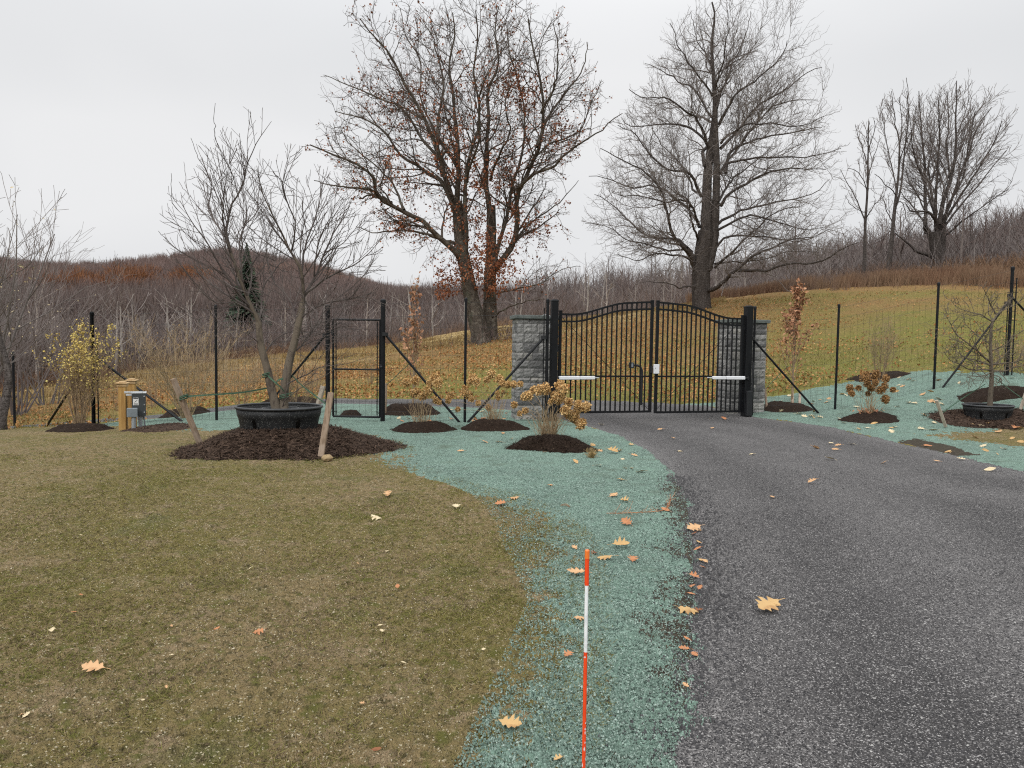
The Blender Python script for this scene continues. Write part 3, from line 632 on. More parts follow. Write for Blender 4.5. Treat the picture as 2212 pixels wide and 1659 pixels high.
# ---- the tall bare maple
def build_maple():
    rg = np.random.default_rng(21); Y0 = 45.0; cv = lambda x, y: (1238.7+.416*x, .416*y)
    base = pt(1512, 672, Y0); base[2] = float(gz(base[0], base[1]))
    t = empty('maple_tree', base, 'huge bare grey maple with a rounded leafless crown, rising behind the double gate', 'tree')
    trunks = [([(660, 1690), (660, 1600), (658, 1500), (662, 1400), (672, 1300), (688, 1200)], .56, .50, 0),
              ([(688, 1200), (690, 1050), (695, 920), (708, 800), (725, 700)], .36, .24, (0, .4)),
              ([(715, 1290), (735, 1150), (742, 1000), (745, 880), (742, 760), (738, 660), (735, 560)], .36, .17, (.2, -.6)),
              ([(725, 700), (740, 560), (732, 430), (724, 320), (722, 200), (735, 80), (720, 10)], .24, .05, (.4, 0)),
              ([(640, 1400), (610, 1330), (585, 1290)], .30, .2, (0, -.5)),
              ([(690, 1400), (720, 1300), (735, 1200)], .36, .28, (0, 0))]
    limbs = [
        ([(625, 1345), (560, 1280), (500, 1200), (470, 1080), (430, 950), (330, 870), (200, 800), (140, 770)], .21, .03, (0, -4)),
        ([(615, 1310), (520, 1240), (380, 1220), (280, 1140), (200, 1060), (110, 1010)], .17, .03, (0, 4)),
        ([(600, 1345), (420, 1318), (330, 1345), (230, 1320)], .12, .025, (-.4, -5)),
        ([(655, 1180), (600, 1095), (540, 1030), (430, 955), (300, 965), (190, 935), (80, 915)], .16, .03, (0, 3)),
        ([(650, 1160), (610, 1060), (480, 1050), (330, 1020), (200, 1000)], .13, .025, (0, -5)),
        ([(665, 1020), (620, 940), (570, 890), (450, 865), (380, 800), (300, 690), (230, 650)], .17, .03, (0, -3)),
        ([(680, 860), (670, 790), (695, 765), (640, 695), (580, 645), (450, 645), (300, 660), (250, 610)], .19, .03, (0, 3)),
        ([(640, 1000), (560, 860), (490, 770), (430, 700), (390, 600)], .11, .025, (0, 5)),
        ([(705, 770), (650, 640), (600, 590), (500, 515), (350, 512), (290, 465)], .15, .03, (.2, -4)),
        ([(720, 610), (640, 480), (560, 420), (430, 350), (370, 330)], .13, .025, (.3, 3)),
        ([(722, 500), (650, 380), (570, 250), (500, 120)], .11, .025, (.3, -3)),
        ([(722, 350), (650, 190), (610, 60)], .09, .02, (.2, 3)),
        ([(745, 560), (795, 420), (860, 280), (900, 150), (920, 60)], .13, .025, (-.3, 3)),
        ([(735, 470), (780, 330), (810, 180), (800, 50)], .10, .025, (-.2, -3)),
        ([(755, 650), (840, 520), (950, 425), (1060, 330), (1110, 210)], .15, .03, (-.4, -3)),
        ([(765, 770), (850, 690), (960, 560), (1100, 470), (1200, 390), (1290, 350)], .17, .03, (-.5, 3)),
        ([(765, 745), (880, 655), (1020, 640), (1150, 655), (1310, 600)], .13, .025, (-.5, -5)),
        ([(790, 900), (830, 785), (920, 740), (1030, 700), (1150, 690), (1290, 660)], .17, .03, (-.5, 1)),
        ([(760, 900), (850, 760), (950, 640), (1010, 560), (1130, 520), (1270, 520)], .15, .03, (-.4, 4)),
        ([(800, 850), (900, 830), (1080, 822), (1200, 820), (1390, 770)], .13, .025, (-.6, -4)),
        ([(765, 1070), (850, 970), (950, 910), (1080, 860), (1220, 860), (1310, 880)], .17, .03, (-.3, -3)),
        ([(750, 1050), (820, 930), (930, 850), (1020, 770)], .14, .03, (-.3, 5)),
        ([(745, 1170), (850, 1110), (930, 1080), (1080, 1050), (1250, 1000), (1330, 930)], .15, .03, (0, 4)),
        ([(740, 1200), (900, 1130), (1050, 1150), (1200, 1190), (1300, 1180)], .14, .025, (0, -4)),
        ([(738, 1290), (820, 1230), (1000, 1240), (1200, 1250), (1330, 1190)], .13, .025, (0, -2)),
        ([(735, 1390), (820, 1310), (960, 1180), (1060, 1090), (1200, 1060)], .14, .025, (0, -4)),
        ([(700, 1508), (760, 1475), (820, 1430), (870, 1380), (960, 1310), (1080, 1262), (1250, 1230)], .24, .04, (-.2, -5)),
        ([(850, 1405), (1000, 1402), (1130, 1370), (1290, 1362), (1420, 1290), (1480, 1260)], .16, .03, (-1.8, -6)),
        ([(735, 1370), (850, 1350), (980, 1340), (1120, 1300), (1280, 1310)], .10, .02, (0, 3)),
        ([(640, 1480), (540, 1500), (450, 1470), (330, 1470)], .10, .02, (-.4, -4)),
        ([(650, 1250), (620, 1150), (600, 1040), (500, 980), (460, 880)], .12, .025, (0, -3)),
        ([(600, 1290), (500, 1300), (400, 1260), (280, 1240), (180, 1180), (60, 1160)], .11, .02, (0, 1)),
    ]
    env = hull_env([30, 60, 130, 110, 230, 280, 270, 340, 400, 480, 500, 640, 740, 880, 1000, 1150, 1160, 1300, 1250, 1330, 1300, 1410, 1330, 1400, 1450, 1480, 1380, 900, 700, 400, 220, 60],
                   [1170, 900, 800, 700, 600, 500, 420, 330, 220, 170, 90, 0, -20, 0, 90, 140, 230, 350, 420, 560, 660, 770, 900, 980, 1140, 1260, 1380, 1460, 1530, 1510, 1350, 1210], cv, Y0, 8.0)
    PT, RT = limbs_from(trunks, cv, Y0, 14, rg, .02); PL, RL = limbs_from(limbs, cv, Y0, 18, rg, .11); RL = RL*.64; RT[1:] *= .86
    mb = MB(); gnarl_base(mb, PT[0], RT[0], 16, 5, 1.35)
    for i in range(1, 6): gnarl_base(mb, PT[i], RT[i], 10, i, 1.0)
    tubes(mb, PL, RL, 8); mb.build('trunk', M['bark_maple'], t, smooth=True)
    c0 = pt(1512, 560, Y0); PA = np.concatenate([PL, PT[3:4][:, np.linspace(0, 13, 18).astype(int)]]); RA = np.concatenate([RL, RT[3:4][:, np.linspace(0, 13, 18).astype(int)]])
    a, ra = spawn(PA, RA, rg, .36, .44, (25, 58), 10, .22, .03, t0=.12, rr=.48, rtip=.010, lmin=.9, lmax=4.2, env=env, out_c=c0, outw=.7)
    b, rb = spawn(a, ra, rg, .30, .52, (25, 58), 7, .25, .03, t0=.10, rr=.58, rtip=.0068, lmin=.5, lmax=2.0, env=env, out_c=c0, outw=.5)
    c, rc = spawn(b, rb, rg, .24, .55, (25, 60), 4, .26, .03, t0=.15, rr=.65, rtip=.0046, lmin=.22, lmax=.9, env=env, out_c=c0, outw=.4)
    fp = fill_crown([PA, a], rg, ((base[0]-10, Y0-8, base[2]+2), (base[0]+11, Y0+8, base[2]+20)), env, 1100, 1.8, c0=c0, wig=.11, arch=.06); fr = np.linspace(.011, .005, 8)[None]*np.ones((len(fp), 1)); b2, rb2 = spawn(fp, fr, rg, .28, .55, (25, 58), 5, .22, .03, t0=.2, rr=.7, rtip=.0045, lmin=.2, lmax=.85)
    print('maple', len(a), len(b), len(c), len(fp), len(b2))
    mb = MB(); tubes(mb, fp, fr, 3); tubes(mb, b2, rb2, 3); tubes(mb, a, ra, 5); tubes(mb, b, rb, 3); tubes(mb, c, rc, 3)
    mb.build('branches', M['twig'], t)
build_maple()

# ---- three bare trees by the wood on the right
def build_right():
    cv = lambda x, y: (1681+.32*x, 132.7+.32*y)
    def one(seed, u, Y0, name, label, trunks, limbs, sp, env, bark, tw, l1, up=.09, fl=1.3):
        rg = np.random.default_rng(seed); base = GY(u, Y0)
        t = empty(name, base, label, 'tree', 'bare trees at the top of the meadow')
        PT, RT = limbs_from(trunks, cv, Y0, 14, rg, .02); PT[0][0][2] = base[2]-.3
        mb = MB()
        for i in range(len(trunks)): gnarl_base(mb, PT[i], RT[i], 10, seed+i, fl if i == 0 else 1.0)
        PL = PT; RL = RT
        if limbs:
            PL, RL = limbs_from(limbs, cv, Y0, 14, rg, .07); tubes(mb, PL, RL, 6)
        mb.build('trunk', bark, t, smooth=True)
        c0 = base+np.array([0, 0, 6.0])
        a, ra = spawn(PL, RL, rg, sp, l1, (20, 45), 8, .09, up, t0=.15, rr=.5, rtip=.015, lmin=1.0, lmax=5.5, env=env, out_c=c0, outw=.4)
        b, rb = spawn(a, ra, rg, sp*.8, .5, (20, 45), 5, .12, up, t0=.12, rr=.6, rtip=.013, lmin=.6, lmax=2.2, env=env, out_c=c0, outw=.3)
        c, rc = spawn(b, rb, rg, sp*.6, .55, (20, 50), 4, .12, up, t0=.15, rr=.65, rtip=.009, lmin=.35, lmax=1.0, env=env)
        fp = fill_crown([PL, a], rg, ((base[0]-9, Y0-5.5, base[2]+3), (base[0]+10, Y0+5.5, base[2]+19)), env, 420 if seed == 33 else 200, 2.2, c0=c0, wig=.05, arch=-.02); fr = np.linspace(.014, .008, 8)[None]*np.ones((len(fp), 1)); b2, rb2 = spawn(fp, fr, rg, .5, .5, (20, 48), 4, .12, up, t0=.2, rr=.7, rtip=.008, lmin=.3, lmax=1.1)
        mb = MB(); tubes(mb, fp, fr, 3); tubes(mb, b2, rb2, 3); tubes(mb, a, ra, 4); tubes(mb, b, rb, 3); tubes(mb, c, rc, 3); mb.build('branches', tw, t)
    Y0 = 60.0
    one(31, 1865, 58, 'slender_tree', 'slim straight bare tree, leftmost of the three by the wood', [([(575, 1500), (585, 1250), (590, 1080), (602, 900), (607, 700), (608, 550), (612, 400)], .17, .03, 0)],
        [([(600, 930), (590, 830), (540, 740), (470, 720)], .05, .02, -2), ([(605, 780), (640, 640), (690, 520)], .05, .02, 2), ([(590, 1080), (540, 960), (490, 850), (420, 730)], .06, .02, 1), ([(592, 1060), (640, 980), (720, 900)], .05, .02, -1),
         ([(606, 700), (560, 560), (520, 430)], .05, .02, 1.5), ([(607, 600), (640, 480), (650, 400)], .045, .02, -1), ([(608, 560), (612, 400)], .05, .02, 0), ([(598, 940), (605, 800), (608, 560)], .07, .03, 0), ([(590, 1000), (560, 1020), (480, 960), (450, 900)], .045, .015, -2)],
        .55, hull_env([420, 500, 520, 600, 680, 720, 730, 620, 480], [720, 560, 420, 380, 440, 600, 900, 1090, 1000], cv, 58, 3.2), M['bark_maple'], M['twig'], .45)
    one(32, 1935, 59, 'leaning_tree', 'thin dark bare tree leaning slightly, between the slim and the many-stemmed tree', [([(730, 1505), (745, 1380), (770, 1150), (785, 1000), (800, 880), (815, 700), (820, 550)], .22, .05, 0), ([(785, 1000), (820, 900), (840, 750), (860, 550), (880, 380), (868, 200)], .10, .025, 1)],
        [([(800, 880), (780, 750), (740, 600), (700, 350)], .06, .02, 2), ([(795, 900), (740, 850), (690, 790), (650, 760)], .05, .02, -2), ([(820, 550), (790, 400), (765, 200)], .06, .02, 0), ([(815, 700), (850, 560), (930, 400)], .05, .02, -2), ([(850, 650), (900, 480), (930, 300)], .05, .02, 1),
         ([(778, 1100), (720, 1000), (690, 900)], .05, .02, 1), ([(790, 960), (830, 960), (870, 1080)], .04, .02, -1), ([(868, 420), (868, 200), (866, 110)], .05, .02, 1), ([(820, 560), (830, 420), (820, 240)], .05, .02, 0)],
        .5, hull_env([640, 700, 690, 760, 860, 920, 930, 930, 860, 700], [780, 600, 330, 180, 90, 200, 500, 850, 1080, 1000], cv, 59, 3.5), M['bark_maple'], M['twig'], .5)
    one(33, 2032, 60, 'spreading_tree', 'broad bare tree fanning into many stems from one thick trunk, above the meadow', [([(1085, 1450), (1085, 1350), (1070, 1250), (1065, 1150)], .52, .38, 0), ([(1110, 1440), (1105, 1300), (1110, 1200), (1110, 1100)], .32, .26, 0), ([(1050, 1330), (1030, 1200), (1010, 1140), (985, 1120)], .25, .17, -.6)],
        [([(1000, 1160), (988, 950), (990, 700), (965, 450), (950, 200)], .17, .03, (0, 1)), ([(1070, 1150), (1058, 950), (1075, 700), (1090, 500), (1080, 260)], .15, .03, (0, -2)), ([(1090, 1100), (1110, 950), (1160, 800), (1195, 600), (1195, 350), (1205, 130)], .20, .03, (0, 0)),
         ([(1105, 1100), (1180, 920), (1230, 750), (1290, 600), (1350, 440), (1440, 310)], .14, .03, (0, 2)), ([(1110, 1110), (1220, 930), (1330, 760), (1450, 560), (1510, 400)], .12, .03, (0, -2)), ([(1115, 1120), (1250, 960), (1400, 780), (1540, 600)], .11, .025, (0, 3)),
         ([(1120, 1180), (1280, 1050), (1450, 930), (1560, 860)], .10, .02, (0, -3)), ([(1080, 1120), (1030, 1030), (960, 1020), (890, 1010), (860, 960)], .16, .04, (0, -2)), ([(1010, 1130), (930, 1010), (870, 930), (830, 880)], .10, .03, (0, 2)),
         ([(1040, 1320), (980, 1300), (930, 1280), (860, 1220), (790, 1160)], .17, .04, (0, -1)), ([(1060, 1050), (1000, 850), (930, 650), (860, 520)], .10, .025, (0, 3)), ([(1070, 1080), (1040, 900), (1030, 700), (1070, 500), (1120, 330)], .11, .025, (0, 3)),
         ([(1160, 800), (1140, 600), (1150, 420), (1140, 200)], .09, .025, (0, 2)), ([(990, 800), (930, 650), (900, 450), (880, 330)], .08, .02, (0, -2)), ([(1100, 1150), (1130, 980), (1240, 800), (1300, 500), (1330, 330)], .10, .025, (0, -3)), ([(985, 1000), (940, 900), (880, 800), (850, 700)], .07, .02, (0, 2))],
        .5, hull_env([780, 830, 850, 900, 950, 1100, 1210, 1280, 1360, 1450, 1520, 1580, 1560, 1500, 1300, 1130, 850, 780], [1150, 900, 500, 300, 180, 160, 100, 150, 300, 290, 360, 600, 800, 930, 1120, 1250, 1290, 1220], cv, 60, 5.5), M['bark_maple'], M['twig'], .42, up=.05)
build_right()

# ---- generic small bare trees, shared by the individuals and merged into the far wood
def proto_tree(seed, H, lean=.02, spread=.5, dens=1.0, levels=3, up=.07, tw=.012, wig=.07):
    rg = np.random.default_rng(seed); K = 9
    st = np.zeros((1, K, 3)); st[0, :, 2] = np.linspace(-.3, H*.74, K); st[0, :, :2] = np.cumsum(rg.normal(0, lean*H/K, (K, 2)), 0)
    rs = np.linspace(H*.012, .02, K)[None]
    a, ra = spawn(st, rs, rg, H/(22*dens), spread, (28, 68), 7, wig*1.5, up, t0=.25, t1=1.0, rr=.55, rtip=tw*1.3, lmin=.6, tdec=.5)
    b, rb = spawn(a, ra, rg, .75/dens, .5, (25, 55), 5, wig*1.3, up, t0=.15, rr=.6, rtip=tw, lmin=.5, lmax=H*.2)
    o = [(st, rs, 6), (a, ra, 3)]
    if levels > 1: o.append((b, rb, 3))
    if levels > 2:
        c, rc = spawn(b, rb, rg, .5/dens, .6, (25, 60), 3, .15, up, t0=.15, rr=.6, rtip=tw*.8, lmin=.35, lmax=1.1); o.append((c, rc, 0))
    return o, rg
def proto_mesh(name, o, rg, m, lvl_flat=99):
    mb = MB(); col = .3+.4*rg.random()
    for i, (P, R, S) in enumerate(o):
        if S == 0 or i >= lvl_flat: slivers(mb, P, R[:, 0]*1.25, rg, rg.random(len(P)))
        else: tubes(mb, P, R*(1.35 if i == 0 else 1), S, col=np.full(len(P), (.95 if name == 'wood_tree' and len(P) == 1 and rg.random() < .7 else .2)))
    return mb

def region_pts(n, rg, r0, r1, u0, u1, seed=0, minsep=0.0):
    """n points spread evenly in bearing and in log distance"""
    t = np.arctan((rg.uniform(u0, u1, n)-CU)/F); lo = wedge(t)*r0; r = np.exp(rg.uniform(0, 1, n)*np.log(r1/lo)+np.log(lo)) if not callable(r1) else None
    return r*np.sin(t), r*np.cos(t), t, r

def build_woods():
    rg = np.random.default_rng(55)
    protos = []
    for k, (H, sp, de, lean) in enumerate([(12.5, .44, 1.1, .03), (11, .54, 1.0, .04), (13, .42, 1.2, .03), (10, .58, 1.1, .04), (12, .50, .9, .05), (9.5, .62, 1.2, .04)]):
        o, g = proto_tree(300+k, H, lean, sp, de, 3); protos.append((proto_mesh('wood_tree', o, g, None), o, g, H))
    mats = [M['wood_grey'], M['wood_brown'], M['wood_grey'], M['wood_brown'], M['wood_grey'], M['wood_brown']]
    meshes = [p[0].mesh('wood_tree', m) for p, m in zip(protos, mats)]
    # trees along the edge of the wood: individuals
    n = 235; us = rg.uniform(-150, 2350, n); t = np.arctan((us-CU)/F)
    r = wedge(t)*(1+.05+rg.random(n)**1.3*.75)
    x, y = r*np.sin(t), r*np.cos(t); z = gz(x, y)
    for i in range(n):
        k = rg.integers(0, 6); s = (.72+.5*rg.random()); u = us[i]
        if u > 1500: s *= .66
        elif u > 1150: s *= .78
        else: s *= float(np.interp(u, [0, 500, 800, 1150], [.42, .48, .56, .66]))
        o = bpy.data.objects.new('wood_tree', meshes[k]); COL.objects.link(o); o.location = (x[i], y[i], z[i]); o.scale = (s*1.1, s*1.1, s); o.rotation_euler = (0, 0, rg.uniform(0, 6.28))
        if u < 700: tag(o, 'leafless tree on the edge of the wood below the big hill', 'tree', 'edge trees of the wood below the hill')
        elif u < 1500: tag(o, 'leafless tree on the edge of the wood behind the oak and maple', 'tree', 'edge trees of the wood behind the oak and maple')
        else: tag(o, 'leafless tree on the edge of the upper wood above the meadow', 'tree', 'edge trees of the wood above the meadow')
    # pale stems
    for k, (u, Y, H, v) in enumerate([(314, 58, 6.2, 860), (405, 60, 7.2, 850), (268, 60, 5, 870), (360, 66, 8.5, 0), (700, 80, 8, 0), (660, 82, 9, 0), (1112, 98, 8.5, 0), (1180, 100, 8, 0), (1660, 84, 7, 0), (1760, 86, 6, 0), (1540, 86, 8, 0), (100, 56, 6, 0)]):
        p = GY(u, Y); o, g = proto_tree(400+k, H, .03, .42, .6, 2, .08, .014); mb = proto_mesh('pale', o, g, None); e = mb.build('pale_tree', M['pale_twig'] if k % 2 else M['birch'], None); e.location = p
        lab = ['pale thin tree left of the golden shrub, at the wood edge', 'pale forked tree behind the bare golden shrub', 'short pale sapling left of the pale thin tree'][k] if k < 3 else 'pale-barked slender tree standing among the darker wood trees'
        tag(e, lab, 'tree', 'pale stems at the wood edge')
    g = np.random.default_rng(909); pm = []
    for k in range(5): o, gg = proto_tree(450+k, 8.0, .05, .5, .55, 2, .08, .012); pm.append(proto_mesh('pale', o, gg, None).mesh('pale_tree', [M['pale_twig'], M['birch'], M['pale_twig'], M['wood_pale'], M['wood_pale']][k], origin=(0, 0, 0)))
    for i in range(46):
        u = g.uniform(60, 1150) if i < 34 else g.uniform(1150, 1500); tt = math.atan((u-CU)/F); r = wedge(tt)*g.uniform(.95, 1.10); p = np.array([r*math.sin(tt), r*math.cos(tt)]); o = bpy.data.objects.new('pale_tree', pm[g.integers(0, 5)]); COL.objects.link(o); o.location = (p[0], p[1], float(gz(p[0], p[1]))); s = g.uniform(.55, 1.05); o.scale = (s, s, s); o.rotation_euler = (g.normal(0, .05), g.normal(0, .05), g.uniform(0, 6.28))
        tag(o, 'pale-barked slender tree standing among the darker wood trees', 'tree', 'pale stems at the wood edge')
    # the mass of the wood
    lows = []
    for k, (H, sp, de) in enumerate([(11, .48, .62), (12, .44, .7), (10, .54, .6)]):
        o, g = proto_tree(500+k, H, .03, sp, de, 3, .07, .02); mb = MB()
        for i, (P, R, S) in enumerate(o):
            if i == 0: tubes(mb, P, R, 4)
            elif i == 1: tubes(mb, P[:, ::2], R[:, ::2]*1.1, 3)
            else: slivers(mb, P[:, ::2] if P.shape[1] > 3 else P, R[:, 0]*1.5, g, g.random(len(P)))
        lows.append((np.concatenate(mb.v), np.concatenate(mb.q), np.concatenate(mb.c)))
    def mass(name, m, n, r0f, r1, u0, u1, label, hs=(.8, 1.25), wid=1.0, seed=1, sel=None):
        g = np.random.default_rng(seed); t = np.arctan((g.uniform(u0, u1, n)-CU)/F); lo = wedge(t)*r0f; r = lo*(r1/lo)**g.random(n)
        x, y = r*np.sin(t), r*np.cos(t); z = gz(x, y); mb = MB()
        for k in range(3):
            ii = np.arange(n) % 3 == k; nn = ii.sum(); v, q, c = lows[k]
            # farther trees need fewer, broader twigs
            s = g.uniform(hs[0], hs[1], nn); us_ = CU+F*np.tan(t[ii]); s *= np.where((us_ > 1150) & (r[ii] < 170), .70, 1.0); s *= np.where(us_ <= 1150, np.interp(r[ii], [60, 110, 220, 400], [.48, .6, .85, 1.0]), 1.0)
            a = g.uniform(0, 6.28, nn)
            ca_, sa_ = np.cos(a), np.sin(a)
            X = (v[None, :, 0]*ca_[:, None]-v[None, :, 1]*sa_[:, None])*s[:, None]*1.15+x[ii][:, None]; Yy = (v[None, :, 0]*sa_[:, None]+v[None, :, 1]*ca_[:, None])*s[:, None]*1.15+y[ii][:, None]; Zz = v[None, :, 2]*s[:, None]+z[ii][:, None]
            V = np.stack([X, Yy, Zz], -1).reshape(-1, 3); Q = (q[None]+(np.arange(nn)*len(v))[:, None, None]).reshape(-1, 4)
            mb.add(V, Q, col=np.tile(c, nn)*.35+np.repeat(g.random(nn)**1.3, len(v))*.72)
        o = mb.build(name, m); tag(o, label, None, None, 'stuff'); return o
    mass('wood', M['wood_grey'], 620, 1.3, 220, -250, 2450, 'grey leafless wood closing off the meadow', seed=2)
    mass('wood', M['wood_brown'], 620, 1.2, 330, -250, 1500, 'purplish brown leafless wood filling the valley', seed=3)
    def far_mass(name, m, n, ra, rb, u0, u1, label, H=(8, 13), W=.55, seed=1, nt=46, ptsf=None, tw=.07):
        """far crowns: each a fan of upward twigs about a stem, light and dark"""
        g = np.random.default_rng(seed)
        if ptsf is None:
            t = np.arctan((g.uniform(u0, u1, n)-CU)/F); r = ra*(rb/ra)**g.random(n); x, y = r*np.sin(t), r*np.cos(t)
        else: x, y = ptsf(g, n); r = np.hypot(x, y)
        z = gz(x, y); h = g.uniform(H[0], H[1], n); P0 = np.stack([x, y, z], 1)
        N = n*nt; T = np.repeat(np.arange(n), nt); hz = g.uniform(.3, .8, N); az = g.uniform(0, 6.28, N); out_ = g.random(N)**.6*W
        hh = h[T]; st = P0[T]+np.stack([np.cos(az)*out_*hh*.25, np.sin(az)*out_*hh*.25, hz*hh*.75], 1)
        en = P0[T]+np.stack([np.cos(az)*out_*hh*.62, np.sin(az)*out_*hh*.62, np.minimum(hz*hh+hh*g.uniform(.12, .32, N), hh*(1.02-.35*out_**2))], 1)
        mid = (st+en)/2+g.normal(0, .15, (N, 3)); mb = MB(); slivers(mb, np.stack([st, mid, en], 1), tw*(r[T]/300)**.7*g.uniform(.6, 1.5, N), g, g.random(N)*.3+np.repeat(g.random(n)**1.3, nt)*.75)
        top = P0.copy(); top[:, 2] += h*.8; bot = P0.copy(); bot[:, 2] -= .3; tubes(mb, np.stack([bot, top], 1), np.stack([h*.014, h*.004], 1), 3, col=g.random(n))
        o = mb.build(name, m); tag(o, label, None, None, 'stuff'); return o
    far_mass('far_wood', M['hill_wood'], 5200, 300, 820, -250, 1150, 'purple brown bare woods covering the hill', seed=5)
    far_mass('far_wood', M['wood_brown'], 2600, 180, 420, -250, 1150, 'grey bare woods covering the hill', seed=6)
    far_mass('far_wood', M['wood_grey'], 1500, 150, 420, 1150, 2450, 'bare woods beyond the maple', seed=7)
    def blob(us, v, Y, su, sY):
        def f(g, n):
            u = g.normal(us, su, n); Yv = g.normal(Y, sY, n); p = pt(u, np.full(n, 600.), Yv); return p[:, 0], p[:, 1]
        return f
    def hit(u, v): return G(u, v, Ymax=1300, Ymin=60)
    for (u, v, n, su) in ((190, 650, 14, 22), (300, 652, 15, 28), (370, 632, 9, 30), (415, 646, 9, 20), (245, 632, 6, 22), (130, 668, 5, 30)):
        p = hit(u, v); far_mass('rusty_crowns', M['rust_crown'], n, 0, 0, 0, 0, 'rusty orange tree crowns among the bare woods on the hill', H=(10, 15), W=.8, nt=150, seed=u, ptsf=blob(u, v, p[1], su, 14), tw=.13)
    p = hit(800, 610); far_mass('golden_crowns', M['gold_crown'], 44, 0, 0, 0, 0, 'golden larch crowns on the right shoulder of the hill', H=(9, 14), W=.4, nt=120, seed=9, ptsf=blob(800, 610, max(p[1], 380), 48, 22), tw=.10)
    # conifers
    def conifer(mb, p, H, g, dens=1.0):
        n = int(260*dens); f = g.random(n)**.8; az = g.uniform(0, 6.28, n); Rr = H*.26*(1-f)*g.uniform(.6, 1.15, n)+.1
        s = np.stack([np.cos(az)*Rr*.15, np.sin(az)*Rr*.15, f*H], 1); e = np.stack([np.cos(az)*Rr, np.sin(az)*Rr, f*H*.97-.1*Rr+.02*H], 1)
        m_ = (s+e)/2; m_[:, 2] += Rr*.06; slivers(mb, p+np.stack([s, m_, e], 1)*1.0, .05*H*.45*(1.1-f), g)
        tubes(mb, np.array([[p, p+[0, 0, H]]]), np.array([[H*.016, .02]]), 4)
    g = np.random.default_rng(8); mb = MB()
    for i in range(90):   # ridge line
        u = g.choice([g.uniform(300, 560), g.uniform(170, 330), g.uniform(560, 720)], p=[.55, .3, .15]); Y = g.normal(600, 26) if u > 290 else g.normal(560, 30); q = GY(u, Y); conifer(mb, q, g.uniform(7, 14), g, .5)
    for i in range(70):
        u = g.uniform(168, 250); q = hit(u, g.uniform(588, 602)); conifer(mb, q+np.array([0, g.normal(0, 8), 0]), g.uniform(8, 14), g, .4)
    o = mb.build('ridge_conifers', M['conifer']); tag(o, 'dark conifers scattered along the ridge of the hill', None, None, 'stuff')
    q = GY(535, 96); mb = MB(); conifer(mb, q, 14.8, g, 6); o = mb.build('conifer_tree', M['conifer'], None, loc=q); tag(o, 'dark green conifer behind the bare tree in the black tub', 'tree')
    q = GY(432, 108); mb = MB(); conifer(mb, q, 5.5, g, 3); o = mb.build('conifer_tree', M['conifer'], None, loc=q); tag(o, 'small dim conifer in the wood, left of the tall conifer', 'tree')
    # brush along the foot of the wood
    def brush(name, m, u0, u1, ra, rb, n, h, label, seed, wd=.012, lean=.35):
        g = np.random.default_rng(seed); t = np.arctan((g.uniform(u0, u1, n)-CU)/F); r = wedge(t)*g.uniform(ra, rb, n); x, y = r*np.sin(t), r*np.cos(t)
        cl = fbm(x, y, 2.2, 2, seed); k = g.random(n) < np.clip((cl-.25)*2.4, .15, 1); x, y = x[k], y[k]; z = gz(x, y); n = len(x); hh = h*g.uniform(.35, 1.1, n)*(.6+.8*cl[k])
        p0 = np.stack([x, y, z-.05], 1); dr = np.stack([g.normal(0, lean, n), g.normal(0, lean, n), np.ones(n)], 1)
        P = np.stack([p0, p0+dr*hh[:, None]*.5, p0+dr*hh[:, None]*np.array([1.25, 1.25, 1])], 1); mb = MB(); slivers(mb, P, wd*g.uniform(.7, 1.5, n), g, g.random(n)); o = mb.build(name, m); return tag(o, label, None, None, 'stuff')
    brush('undergrowth', M['wood_brown'], -250, 1500, .97, 1.25, 26000, 3.2, 'bare brown undergrowth along the foot of the valley wood', 61, .018)
    brush('undergrowth', M['wood_grey'], -250, 2450, 1.02, 1.5, 26000, 3.6, 'bare grey undergrowth inside the wood', 62, .02)
    brush('undergrowth', M['russet'], 1700, 2450, .95, 1.10, 12000, 1.5, 'russet thicket at the upper wood edge', 63, .016)
    brush('undergrowth', M['russet'], -200, 1120, .93, 1.0, 14000, 1.1, 'reddish brush between meadow and valley wood', 64, .014)
    # tall russet grass on the brow of the meadow
    n = 60000; g = np.random.default_rng(70); us = g.uniform(1480, 2450, n); t = np.arctan((us-CU)/F); b = np.interp(us, [1480, 1700, 2000, 2212, 2450], [56, 54, 52.5, 52, 52]); q_ = g.random(n); r = b+q_**.75*np.interp(us, [1480, 1700, 2450], [7, 12, 12])
    x, y = r*np.sin(t), r*np.cos(t); z = gz(x, y); cl = fbm(x, y, 1.6, 3, 71); k = g.random(n) < np.clip((cl-.30-.28*np.clip(1-q_*3, 0, 1))*3.5, .02, 1); x, y, z, cl = x[k], y[k], z[k], cl[k]; n = len(x); hh = (.35+1.1*cl)*g.uniform(.6, 1.1, n); p0 = np.stack([x, y, z-.03], 1); dr = np.stack([g.normal(.1, .16, n), g.normal(0, .16, n), np.ones(n)], 1)
    mb = MB(); slivers(mb, np.stack([p0, p0+dr*hh[:, None]], 1), .013*g.uniform(.7, 1.6, n), g, g.random(n)); o = mb.build('tall_grass', M['russet']); tag(o, 'tall russet grass along the brow of the meadow', None, None, 'stuff')
    # pale uncut grass below the oak and along the crest
    n = 42000; us = g.uniform(-100, 1560, n); t = np.arctan((us-CU)/F); r = np.interp(us, [0, 500, 850, 1250, 1560], [40, 44, 44, 44, 52])+g.random(n)**1.0*np.interp(us, [0, 500, 850, 1250, 1560], [9, 18, 30, 30, 14])
    x, y = r*np.sin(t), r*np.cos(t); z = gz(x, y); cl = fbm(x, y, 2.6, 3, 72); k = cl > .40; x, y, z, cl = x[k], y[k], z[k], cl[k]; n = len(x); hh = (.10+.32*cl)*g.uniform(.5, 1.2, n)
